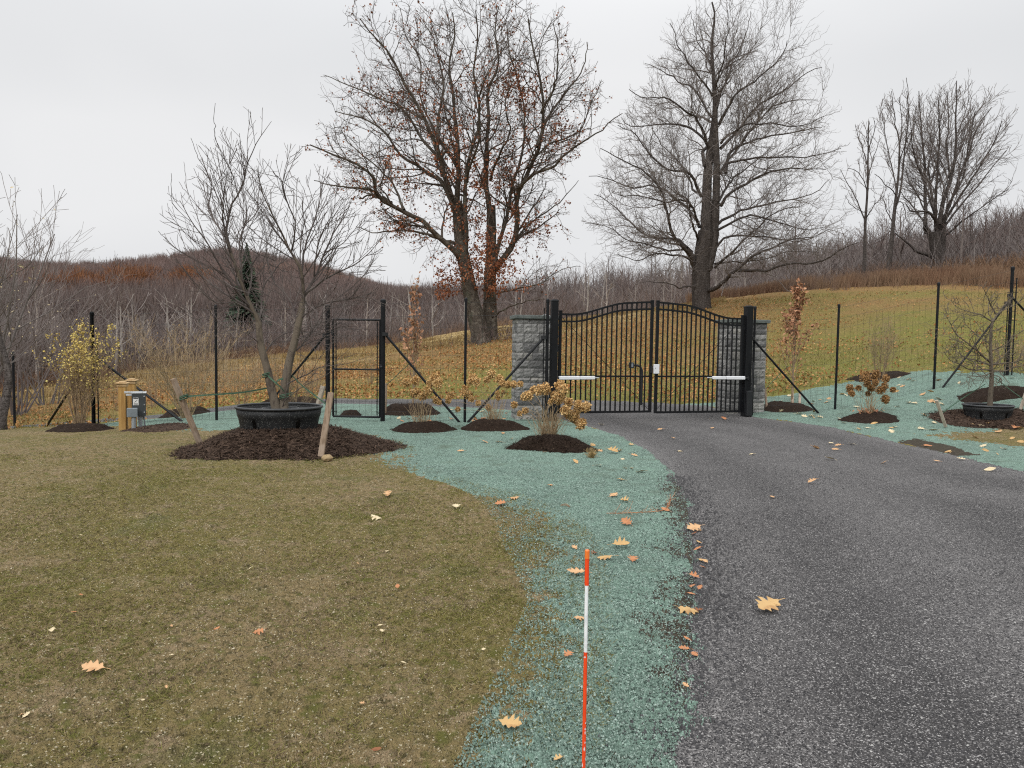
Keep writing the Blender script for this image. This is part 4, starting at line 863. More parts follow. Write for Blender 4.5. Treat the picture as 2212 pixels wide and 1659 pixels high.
    p0 = np.stack([x, y, z-.02], 1); dr = np.stack([g.normal(.1, .3, n), g.normal(0, .3, n), np.ones(n)], 1); mb = MB(); slivers(mb, np.stack([p0, p0+dr*hh[:, None]], 1), .02*g.uniform(.7, 1.6, n), g, g.random(n)); o = mb.build('dry_grass', M['straw']); tag(o, 'pale dry grass across the far meadow', None, None, 'stuff')
build_woods()
# ---------------------------------------------------------------- gate, pillars, fence
def vec(p): return np.array(p, float)
def post(mb, b, H, r, S=12, cap=True, lean=(0, 0)):
    b = vec(b); top = b+np.array([lean[0]*H, lean[1]*H, H]); tube(mb, [b-[0, 0, .25], b+(top-b)*.5, top], r, S)
    if cap:
        T = top; tube(mb, [T-[0, 0, .05], T+[0, 0, .0], T+[0, 0, .018], T+[0, 0, .03]], [r*1.22, r*1.22, r*1.0, r*.3], S)

def stone_pillar(u0, Y0, wx, wy, ztop, label, seed, rot):
    rg = np.random.default_rng(seed); p = pt(u0, 800., Y0); zb = float(gz(p[0], p[1])); p[2] = zb
    t = empty('stone_pillar', p, label, 'pillar', 'stone gate pillars'); H = ztop-zb
    m = MB(); box(m, p+[0, 0, H/2-.1], (wx-.03, wy-.03, H+.1-.02), rot); m.build('mortar_core', M['mortar'], t)
    m = MB(); z = -.06; c, s = math.cos(rot), math.sin(rot)
    while z < H-.03:
        h = rg.choice([.10, .13, .16, .20]); h = min(h, H-z) if H-z-h > .05 else H-z
        for side in range(4):
            Lx = wx if side % 2 == 0 else wy; off = (wy if side % 2 == 0 else wx)/2; x = -Lx/2
            while x < Lx/2-.001:
                wl = min(rg.uniform(.12, .42), Lx/2-x); wl = Lx/2-x if Lx/2-x-wl < .10 else wl
                dep = .05; pr = rg.uniform(.0, .012); g = .003
                cx = x+wl/2; lx, ly = cx, -off+dep/2-pr-.0125; a = side*math.pi/2
                X = lx*math.cos(a)-ly*math.sin(a); Y = lx*math.sin(a)+ly*math.cos(a)
                # rock-faced block: front face is a small displaced grid
                nx, nz = max(3, int(wl/.035)), max(3, int(h/.03)); gx, gzz = np.meshgrid(np.linspace(-wl/2+g, wl/2-g, nx), np.linspace(-h/2+g, h/2-g, nz))
                ed = np.minimum(np.minimum(gx+wl/2-g, wl/2-g-gx), np.minimum(gzz+h/2-g, h/2-g-gzz)); bl = np.clip(ed/.025, 0, 1)
                fy = -(pr+.012)*bl*(.4+.9*rg.random(gx.shape))-.002
                bx = np.stack([gx+cx, -off+fy, gzz], -1).reshape(-1, 3); back = bx.copy(); back[:, 1] = -off+.02
                V = np.concatenate([bx, back]); I = np.arange(nx*nz).reshape(nz, nx); q = np.stack([I[:-1, :-1], I[:-1, 1:], I[1:, 1:], I[1:, :-1]], -1).reshape(-1, 4).tolist()
                ring = list(I[0, :])+list(I[1:, -1])+list(I[-1, -2::-1])+list(I[-2:0:-1, 0])
                for k in range(len(ring)): a0, a1 = ring[k], ring[(k+1) % len(ring)]; q.append((a0, a0+nx*nz, a1+nx*nz, a1))
                XX = V[:, 0]*math.cos(a)-V[:, 1]*math.sin(a); YY = V[:, 0]*math.sin(a)+V[:, 1]*math.cos(a)
                Vw = np.stack([XX*c-YY*s, XX*s+YY*c, V[:, 2]+z+h/2], 1)+p
                m.add(Vw, q, col=rg.random())
                x += wl
        z += h
    m.build('masonry', M['stone'], t)
    m = MB(); n = 40; box(m, p+[0, 0, H+.04], (wx+.12, wy+.12, .08), rot, .012); m.build('cap_slab', M['capstone'], t)
    return t, p, H
GA = pt(1206, 800., 14.75); GB = pt(1603, 800., 15.85); GA[2] = GB[2] = 0
gdir = (GB-GA)/np.linalg.norm(GB-GA); gn = np.array([gdir[1], -gdir[0], 0]); grot = math.atan2(gdir[1], gdir[0])
GW = np.linalg.norm(GB-GA)
tp, pp, _ = stone_pillar(1154, 15.25, .86, .62, 2.07, 'grey stone pillar with a flat cap, left of the black driveway gate', 5, .16)
m = MB(); q0 = pt(1180, 690., 15.0); 
loop = np.array([[0, 0, 0], [.05, -.02, .06], [.16, -.04, .09], [.22, -.05, .02], [.22, -.05, -.10], [.17, -.05, -.22]]); tube(m, resample(pt(1166, 688., 14.95)+loop, 14), .007, 5)
o = m.build('cable_loop', M['grey_metal'], None, loc=pt(1170, 690., 14.95)); tag(o, 'pale cable looping over the cap of the stone pillar left of the gate', 'cable')
stone_pillar(1600, 16.75, .90, .62, 2.10, 'grey stone pillar behind the right gate post, seen partly through the bars', 6, .24)

# gate posts (square black steel)
def gate_post(u, Y, wd, zt, label, extra=False):
    p = GY(u, Y); t = empty('gate_post', p, label, 'post', 'driveway gate posts'); H = zt-p[2]; m = MB()
    box(m, p+[0, 0, H/2-.1], (wd, wd, H+.2), grot, .008); m.build('shaft', M['black'], t)
    m = MB(); box(m, p+[0, 0, H+.012], (wd+.012, wd+.012, .03), grot, .004); box(m, p+[0, 0, H+.034], (wd*.7, wd*.7, .018), grot, .006); m.build('cap', M['black_worn'], t)
    return t, p
t1, gp1 = gate_post(1195.5, 14.62, .135, 2.42, 'square black steel gate post beside the left stone pillar')
t2, gp2 = gate_post(1613, 15.85, .155, 2.42, 'square black steel gate post at the right end of the gate')
m = MB(); box(m, gp2+[.02, -.16, .30], (.13, .08, .55), grot, .01); tube(m, [gp2+[.08, -.14, .0], gp2+[.08, -.14, .5], gp2+[.10, -.13, 1.2]], .018, 8); m.build('control_box', M['black_worn'], t2)

def top_curve(s, base, hump):
    """0 at the hinge, 1 at the meeting stile"""
    k = np.clip((s-.12)/.62, 0, 1); k = k*k*(3-2*k); return base+(hump-base)*k + np.where(s > .74, .03*np.sin((s-.74)/.26*math.pi/2), 0)-.03*(s > 2)
def gate_leaf(side):
    # side 0: hinged at GA; side 1: hinged at GB
    o_ = GA if side == 0 else GB; dr = gdir if side == 0 else -gdir; Lw = GW/2-.035
    t = empty('driveway_gate', o_, ('left leaf of the black double driveway gate, hinged by the left pillar' if side == 0 else 'right leaf of the black double driveway gate, hinged at the right post'), 'gate', 'leaves of the driveway gate')
    P = lambda s, z: o_+dr*s+np.array([0, 0, z]); a = grot
    zb = .15 if side == 0 else .13; zb1 = .13
    base, hump = 2.17, 2.44
    m = MB()
    ns = 40; ss = np.linspace(.03, Lw-.03, ns); zc = top_curve(ss/Lw, base, hump)
    for dz in (0, -.145):
        C_ = np.array([P(s, z+dz) for s, z in zip(ss, zc)]); n2 = np.tile(gn, (ns, 1)); T = np.gradient(C_, axis=0); T /= np.linalg.norm(T, axis=1, keepdims=True); U = np.cross(n2, T)
        V = np.stack([C_+n2*.019+U*.019, C_+n2*.019-U*.019, C_-n2*.019-U*.019, C_-n2*.019+U*.019], 1); I = np.arange(ns*4).reshape(ns, 4)
        m.add(V.reshape(-1, 3), np.stack([I[:-1], np.roll(I[:-1], -1, 1), np.roll(I[1:], -1, 1), I[1:]], -1).reshape(-1, 4))
    m.build('top_rails', M['black'], t)
    m = MB(); box(m, P(Lw/2, zb), (Lw-.1, .04, .045), a); m.build('bottom_rail', M['black'], t)
    m = MB(); box(m, P(Lw/2, .90), (Lw-.1, .034, .034), a); m.build('middle_rail', M['black'], t)
    for s, z1 in ((.025, base+.06), (Lw-.03, hump+.055)):
        m = MB(); box(m, P(s, (z1+zb-.02)/2), (.058, .058, z1-zb+.02), a, .004); box(m, P(s, z1+.01), (.066, .066, .02), a, .005); m.build('stile', M['black'], t)
    nb = 17
    for i in range(nb):
        s = .05+(Lw-.10)*(i+1)/(nb+1); z1 = float(top_curve(np.array(s/Lw), base, hump))
        m = MB(); box(m, P(s, (z1+zb)/2), (.026, .026, z1-zb), a); m.build('picket', M['black'], t)
    m = MB(); tube(m, [P(.06, base-.05)-gn*.03, P(Lw-.06, zb+.05)-gn*.03], .006, 5); m.build('truss_rod', M['black'], t)
    m = MB()
    for z in (1.95, .35): box(m, P(-.03, z), (.09, .05, .05), a, .004); tube(m, [P(-.045, z-.06), P(-.045, z+.06)], .016, 8)
    m.build('hinge', M['black_worn'], t)
    return t, P, Lw
gl0, P0_, Lw0 = gate_leaf(0); gl1, P1_, Lw1 = gate_leaf(1)
# lock box on the right leaf's stile, facing the camera
m = MB(); c = P1_(Lw1+.005, 1.06)+gn*.07; box(m, c, (.125, .05, .20), grot, .006); o = m.build('lock_box', M['white_metal'], gl1)
c2 = MB(); tube(c2, [c+gn*.026+gdir*-.03+[0, 0, .02], c+gn*.032+gdir*-.03+[0, 0, .02]], .008, 8); c2.build('keyhole', M['label_black'], o)
m = MB(); box(m, P0_(Lw0-.03, 1.05)+gn*.045, (.05, .03, .15), grot, .004); m.build('latch', M['black_worn'], gl0)
def operator(side, s0, s1, z, label):
    P = P0_ if side == 0 else P1_; dr = gdir if side == 0 else -gdir; a = P(s0, z)+gn*.13; b = P(s1, z)+gn*.075
    t = empty('gate_opener', a, label, 'gate opener', 'white gate opener arms'); m = MB(); L_ = np.linalg.norm(b-a); rz = math.atan2((b-a)[1], (b-a)[0]); mid = (a+b)/2; h = .075
    k = .57
    box(m, a+(b-a)*k/2, (L_*k, .07, h), rz, .012); m.build('housing', M['white_metal'], t)
    m = MB(); box(m, a+(b-a)*(k+(1-k)/2), (L_*(1-k)-.012, .066, h-.006), rz, .012); m.build('end_housing', M['white_metal'], t)
    m = MB(); box(m, a-(b-a)/L_*.05, (.09, .04, .03), rz, .004); tube(m, [a-(b-a)/L_*.08+[0, 0, -.04], a-(b-a)/L_*.08+[0, 0, .05]], .018, 8); m.build('bracket', M['black_worn'], t)
    m = MB(); tube(m, [b-(b-a)/L_*.01, b+(b-a)/L_*.10-gn*.03], .012, 8); m.build('rod', M['grey_metal'], t)
    return t, a
to, a_ = operator(0, -.03, .78, .87, 'white gate opener arm on the left leaf of the driveway gate')
m = MB(); tube(m, resample([a_-gdir*.06, a_-gdir*.14+[0, 0, -.05], a_-gdir*.18+[0, 0, -.2], a_-gdir*.17+[0, 0, -.35]], 10), .007, 5); m.build('cable', M['black'], to)
operator(1, .01, .78, .875, 'white gate opener arm on the right leaf of the driveway gate')

# intercom on a gooseneck behind the gate
p = GY(1387, 19.0); t = empty('intercom_pedestal', p, 'black gooseneck keypad pedestal standing beyond the gate', 'keypad pedestal')
m = MB(); tube(m, resample([p-[0, 0, .1], p+[0, 0, .5], p+[0, 0, .86], p+[-.03, 0, .98], p+[-.10, 0, 1.04], p+[-.24, -.01, 1.05]], 22), .03, 10); m.build('gooseneck_pole', M['black_worn'], t)
m = MB(); box(m, p+[-.29, -.02, 1.05], (.13, .10, .15), 0, .01); h_ = m.build('keypad', M['black_worn'], t)
m = MB(); box(m, p+[-.29, -.074, 1.05], (.08, .006, .10), 0, .001); m.build('face_plate', M['box_grey'], h_)

# fence: sections of posts and black wire mesh
FP = {}
def fpost(u, v_top, Y, r, H=None):
    b = GY(u, Y); top = pt(u, float(v_top), Y); H = top[2]-b[2] if H is None else H; return b, H, r
def fence_section(label, posts, braces=(), wires=True, open_between=(), extra_thin=(), lean=None):
    b0 = posts[0][0]; t = empty('wire_fence', b0, label, 'fence', 'black wire mesh deer fence')
    for i, (b, H, r) in enumerate(posts):
        m = MB(); post(m, b, H, r, 12); m.build('post', M['black'], t)
    for (b, tp_, r) in braces:
        m = MB(); tube(m, [tp_, (vec(tp_)+b)/2, b], r, 8); m.build('brace', M['black'], t)
        m = MB(); q = vec(tp_); tube(m, [q-[0, 0, .035], q+[0, 0, .035]], .06, 10); m.build('clamp', M['black_worn'], t)
    if wires:
        m = MB()
        for i in range(len(posts)-1):
            if i in open_between: continue
            (a, Ha, _), (b, Hb, _) = posts[i], posts[i+1]; Ld = np.linalg.norm((b-a)[:2]); nv = max(2, int(Ld/.155)); 
            s = np.linspace(0, 1, nv+1); gx = a[0]+(b[0]-a[0])*s; gy = a[1]+(b[1]-a[1])*s; g0 = gz(gx, gy); g0 = np.where(g0 > a[2]+(b[2]-a[2])*s+.25, a[2]+(b[2]-a[2])*s, g0)+.03
            zt = a[2]+Ha*.985+(b[2]+Hb*.985-a[2]-Ha*.985)*s
            # verticals
            P = np.stack([np.stack([gx, gy, g0], 1), np.stack([gx, gy, (g0+zt)/2], 1), np.stack([gx, gy, zt-.28], 1)], 1)
            tubes(m, P[1:-1], np.full((nv-1, 3), .0021), 3)
            hs_ = [0, .08, .17, .27, .38, .50, .62, .75, .89, 1.0]
            for k in hs_:
                Pk = np.stack([gx, gy, g0+(zt-.28-g0)*k], 1); tube(m, Pk, .0022, 3, False)
            tube(m, np.stack([gx, gy, zt-.02-.10*np.sin(s*math.pi)*(Ld/6)*.4], 1), .0022, 3, False)
        m.build('wire_mesh', M['wire'], t)
    return t
pA = fpost(29, 762, 21.0, .036); pB = fpost(200.5, 676, 15.0, .036); pC = fpost(467, 661, 14.5, .027); pD = fpost(708, 661, 14.25, .046)
pE = fpost(827, 649, 14.1, .046); pF = fpost(1005, 646, 14.0, .026); pG = fpost(1181, 648, 14.45, .030)
pZ = fpost(-420, 760, 30, .03)
def gpnt(u, v, Y): return pt(u, float(v), Y)
# left outer run
t = fence_section('black wire fence running back from the corner post, far left', [pZ, pA, pB], [(GY(97, 17.2), gpnt(199, 768, 15.1), .026)])
for o in list(t.children):
    pass
t = fence_section('black wire fence between the corner post and the walk-in gate', [pB, pC, pD],
    [(GY(392, 14.6), gpnt(203, 768, 14.95), .026), (GY(559, 15.4), gpnt(703, 724, 14.3), .022)])
m = MB(); tube(m, [pB[0]+[.10, 0, -.1], pB[0]+[.10, 0, 1.9]], .014, 6)
for z in (.25, .6, .95, 1.3, 1.65): tube(m, [pB[0]+[0, 0, z], pB[0]+[.13, 0, z]], .006, 5)
m.build('stretcher_bar', M['black'], t)
t = fence_section('black wire fence between the walk-in gate and the left stone pillar', [pE, pF, pG],
    [(GY(994, 13.95), gpnt(832, 722, 14.05), .024), (GY(1011, 13.95), gpnt(1175, 729, 14.4), .024)])
m = MB(); q_ = pG[0]; tube(m, [q_+[-.07, -.02, -.1], q_+[-.07, -.02, 2.3]], .012, 6); m.build('stretcher_bar', M['black'], t)
pH = fpost(1627, 664, 16.0, .026); pI = fpost(1807, 659, 16.5, .026); pJ = fpost(2019, 612, 17.0, .028); pK = fpost(2176, 578, 17.1, .036); pL = fpost(2420, 560, 21, .03)
t = fence_section('black wire fence from the right gate post to the corner post by the second tub', [pH, pI, pJ, pK],
    [(GY(1772, 16.1), gpnt(1625, 731, 15.95), .024), (GY(2038, 17.0), gpnt(2176, 655, 17.1), .024)])
m = MB(); q_ = pK[0]; tube(m, [q_+[.09, -.03, -.1], q_+[.09, -.03, 2.3]], .014, 6); tube(m, [q_+[-.09, -.03, -.1], q_+[-.09, -.03, 1.9]], .012, 6)
for z in np.arange(.2, 2.3, .22): tube(m, [q_+[-.12, -.03, z], q_+[.13, -.03, z]], .006, 5)
m.build('stretcher_bar', M['black'], t)
fence_section('black wire fence running back from the right corner post, far right', [(pK[0]+np.array([.12, .15, 0]), 2.3, .02), pL], [(GY(2330, 18.8), gpnt(2182, 638, 17.1), .024)])

# walk-in gate
def walk_gate():
    a = pD[0]+(pE[0]-pD[0])*.10; b = pE[0]+(pD[0]-pE[0])*.05
    a[2] = gz(a[0], a[1]); b[2] = gz(b[0], b[1]); t = empty('walk_in_gate', a, 'narrow black framed walk-in gate filled with wire mesh, left of centre', 'gate')
    zt0, zt1 = pt(720, 690., a[1])[2], pt(812, 691., b[1])[2]; z0, z1 = a[2]+.08, b[2]+.08; r = .021
    m = MB()
    for (q, zl, zh) in ((a, z0, zt0), (b, z1, zt1)): tube(m, [[q[0], q[1], zl], [q[0], q[1], zh]], r, 10)
    for k in (0, 1): tube(m, [[a[0], a[1], z0+(zt0-z0)*k], [b[0], b[1], z1+(zt1-z1)*k]], r, 10)
    m.build('frame', M['black'], t)
    m = MB(); tube(m, [[a[0], a[1], z0+(zt0-z0)*.49], [b[0], b[1], z1+(zt1-z1)*.49]], r*.9, 10); m.build('middle_bar', M['black'], t)
    m = MB()
    for q, zl, zh, o_ in ((a, z0, zt0, .06), (b, z1, zt1, -.06)):
        d_ = (b-a)/np.linalg.norm(b-a); q2 = q+d_*o_; tube(m, [[q2[0], q2[1], zl+.03], [q2[0], q2[1], zh-.03]], .010, 6)
        for z in np.linspace(zl+.1, zh-.1, 9): tube(m, [[q[0]-d_[0]*.03, q[1]-.01, z], [q2[0]+d_[0]*.02*np.sign(o_), q2[1]-.01, z]], .007, 5)
    m.build('tension_bars', M['black'], t)
    m = MB(); s = np.linspace(.05, .95, 8)
    for k in s: q = a+(b-a)*k; tube(m, [[q[0], q[1], z0], [q[0], q[1], zt0]], .0015, 3, False)
    for k in np.linspace(.04, .96, 16): tube(m, [[a[0], a[1], z0+(zt0-z0)*k], [b[0], b[1], z1+(zt1-z1)*k]], .0015, 3, False)
    m.build('wire_mesh', M['wire'], t)
    m = MB(); q = pE[0]; tube(m, [[b[0], b[1]-.03, z1+1.0], [q[0], q[1]-.06, z1+.99]], .014, 6); box(m, [b[0]+.03, b[1]-.03, z1+1.0], (.05, .04, .07), 0, .005); m.build('latch', M['black_worn'], t)
    for z in (z0+.2, zt0-.25):
        m = MB(); q = pD[0]; tube(m, [[q[0], q[1], z], [a[0], a[1], z]], .016, 6); tube(m, [[a[0]-.02, a[1], z-.05], [a[0]-.02, a[1], z+.05]], .026, 8); m.build('hinge', M['black_worn'], t)
walk_gate()

# ---------------------------------------------------------------- mulch beds
BEDS = []
def mulch_bed(u, v, hw, ry, h, label, mt='mulch_dark', seed=0, dz=0.0, Y=None, ch=0, flat=.5, asym=0.0, rot=0.0):
    c = G(u, v) if Y is None else GY(u, Y); rx = hw*c[1]/F; rg = np.random.default_rng(seed+900)
    nR_ = 60 if ch else 40; nT_ = 150 if ch else 100
    rh = np.linspace(0, 1.12, nR_)[:, None]; a = np.linspace(0, 2*math.pi, nT_, endpoint=False)[None]
    k = 1+.10*np.sin(2*a+seed)+.06*np.sin(3*a+seed*2)+.04*np.sin(5*a+seed)+.16*(fbm(np.cos(a)*rx+seed, np.sin(a)*rx, .16, 3, seed+50)-.5)
    ca_, sa_ = math.cos(rot), math.sin(rot); lx = rx*rh*np.cos(a)*k*(1+asym*np.cos(a)); ly = ry*rh*np.sin(a)*k
    X = c[0]+lx*ca_-ly*sa_; Y_ = c[1]+lx*sa_+ly*ca_
    pf = np.clip((1-rh)/(1-flat), 0, 1)*np.ones_like(a); pf = pf*pf*(3-2*pf)
    Z = gz(X, Y_)+h*pf-.045*np.clip((rh-.93)/.15, 0, 1)+.008+(fbm(X, Y_, .35, 3, seed)-.5)*.07*np.clip(h*6, .3, 1)*(pf > 0)+(fbm(X, Y_, .05, 2, seed+3)-.5)*.03*np.ones_like(pf)
    V = np.stack([X, Y_, Z], -1).reshape(-1, 3); I = np.arange(nR_*nT_).reshape(nR_, nT_); q = np.stack([I[:-1], np.roll(I[:-1], -1, 1), np.roll(I[1:], -1, 1), I[1:]], -1).reshape(-1, 4)
    mb = MB(); mb.add(V, q, col=.3)
    n = ch or int(500*hw/60)
    rr_ = np.where(rg.random(n) < .12, rg.uniform(.95, 1.12, n), np.sqrt(rg.random(n))*1.03); ia = np.minimum((rr_/1.12*(nR_-1)).astype(int), nR_-1); ja = rg.integers(0, nT_, n); p = V.reshape(nR_, nT_, 3)[ia, ja]+np.concatenate([rg.normal(0, .03, (n, 2)), np.full((n, 1), .006)], 1)
    dr = rg.normal(0, 1, (n, 3))*np.array([1, 1, .28]); dr /= np.linalg.norm(dr, axis=1, keepdims=True); Ls = rg.uniform(.015, .05, n)[:, None]*(1.1 if mt == 'mulch' else .6); sd_ = np.cross(dr, [0, 0, 1])*Ls*.16
    q4 = np.stack([p-dr*Ls-sd_, p+dr*Ls-sd_*.6, p+dr*Ls+sd_*.6, p-dr*Ls+sd_], 1).reshape(-1, 3); mb.add(q4, np.arange(n*4).reshape(n, 4), col=np.repeat(rg.random(n)**1.6, 4))
    o = mb.build('mulch_bed', M[mt], None, loc=c); tag(o, label, 'mulch bed', 'mulch beds'); BEDS.append(c); return c
TUB = GY(603, 10.55)
mulch_bed(614, 0, 213, 1.42, .27, 'big reddish brown mulch mound under the black tub at centre left', 'mulch', 1, Y=10.45, ch=15000, flat=.35, asym=.08)
mulch_bed(350, 926, 60, .9, .05, 'low mulch patch right of the utility box, left of the big mound', 'mulch', 2)
mulch_bed(175, 930, 72, .5, .10, 'mulch bed under the yellow-leaved shrub', 'mulch_dark', 3)
mulch_bed(400, 897, 50, .9, .16, 'mulch bed under the bare golden shrub, behind the wire', 'mulch_dark', 4)
mulch_bed(888, 893, 74, .75, .19, 'mulch bed under the slim orange-leaved tree behind the wire', 'mulch_dark', 5)
mulch_bed(913, 930, 76, .46, .13, 'mulch bed under the dried hydrangea right of the walk-in gate', 'mulch_dark', 6, flat=.4)
mulch_bed(1063, 928, 70, .46, .15, 'mulch bed under the sparse hydrangea at the foot of the left stone pillar', 'mulch_dark', 7, flat=.4)
mulch_bed(1184, 969, 95, .48, .17, 'dark mulch bed under the hydrangea nearest the driveway', 'mulch_dark', 8, flat=.4, asym=.1, rot=-.22, ch=5000)
mulch_bed(625, 871, 75, .7, .14, 'mulch bed of the pinkish bare shrub behind the black tub', 'mulch_dark', 9)
mulch_bed(757, 898, 26, .4, .10, 'small mulch bed seen left of the walk-in gate', 'mulch_dark', 10)
mulch_bed(1692, 884, 58, .7, .12, 'mulch bed under the staked slim tree right of the gate', 'mulch_dark', 11)
mulch_bed(1878, 908, 67, .55, .11, 'mulch bed under the dried hydrangea on the right bank', 'mulch_dark', 12, flat=.4)
mulch_bed(1898, 815, 66, .8, .10, 'mulch bed on the slope behind the right fence', 'mulch_dark', 13)
mulch_bed(2150, 856, 80, .5, .07, 'mulch bed behind the second black tub', 'mulch_dark', 14)
TUB2 = GY(2138, 14.75)
mulch_bed(2146, 0, 116, .95, .03, 'wide reddish mulch bed under the second black tub', 'mulch', 15, Y=14.55, flat=.4, ch=4000)

# ---------------------------------------------------------------- tubs and their trees
def tree_tub(c, rx, ry, h, label, seed, hole):
    t = empty('black_tub', c, label, 'tub', 'black plastic tree tubs'); N_ = 96; a = np.linspace(0, 2*math.pi, N_, endpoint=False)
    # recesses moulded into the wall
    rec = sum(np.exp(-((np.angle(np.exp(1j*(a-b)))/.055)**2)) for b in (hole, hole+1.15, hole+2.3, hole-1.2, hole-2.2))
    def ring(k, z, dent=0.0):
        f = k-dent*.07*rec; return np.stack([c[0]+rx*f*np.cos(a), c[1]+ry*f*np.sin(a), np.full(N_, c[2]+z)], 1)
    rs = [ring(.88, 0, 1.0), ring(.90, h*.25, 1.0), ring(.925, h*.48, .8), ring(.945, h*.58, 0), ring(.96, h*.64, 0), ring(.98, h*.93, 0), ring(.955, h*.93, 0), ring(.86, h*.12, 0), ring(.42, h*.10, 0)]
    V = np.concatenate(rs); I = np.arange(len(rs)*N_).reshape(len(rs), N_); q = np.stack([I[:-1], np.roll(I[:-1], -1, 1), np.roll(I[1:], -1, 1), I[1:]], -1).reshape(-1, 4)
    m = MB(); m.add(V, q); m.build('shell', M['tub'], t, smooth=True)
    m = MB(); P = ring(.985, h*.965); P = np.concatenate([P, P[:2]]); tube(m, P, .020, 8, False); m.build('rim', M['tub_rim'], t, smooth=True)
    # inner wall round the trunk
    iw = [np.stack([c[0]+.02+rx*.40*k*np.cos(a), c[1]+ry*.42*k*np.sin(a), np.full(N_, c[2]+z)], 1) for k, z in ((1.15, h*.1), (1.05, h*.88), (.9, h*.88), (.9, h*.05))]
    V = np.concatenate(iw); I = np.arange(len(iw)*N_).reshape(len(iw), N_); q = np.stack([I[:-1], np.roll(I[:-1], -1, 1), np.roll(I[1:], -1, 1), I[1:]], -1).reshape(-1, 4)
    m = MB(); m.add(V, q); P = np.concatenate([iw[1], iw[1][:2]]); tube(m, P, .014, 6, False)
    box(m, c+[rx*.72, ry*.05, h*.86], (rx*.5, .03, .05), -.05, .006)
    m.build('inner_wall', M['tub_rim'], t, smooth=True)
    return t
TUB[2] = pt(603, 937., TUB[1]-.5)[2]+.0; TUB2[2] = pt(2138, 908., TUB2[1]-.42)[2]
tree_tub(TUB, .62, .56, .35, 'large black plastic tub round the forked bare tree on the mulch mound', 1, -1.95)
tree_tub(TUB2, .465, .43, .28, 'smaller black plastic tub round the spiky bare tree on the right bank', 2, -1.2)

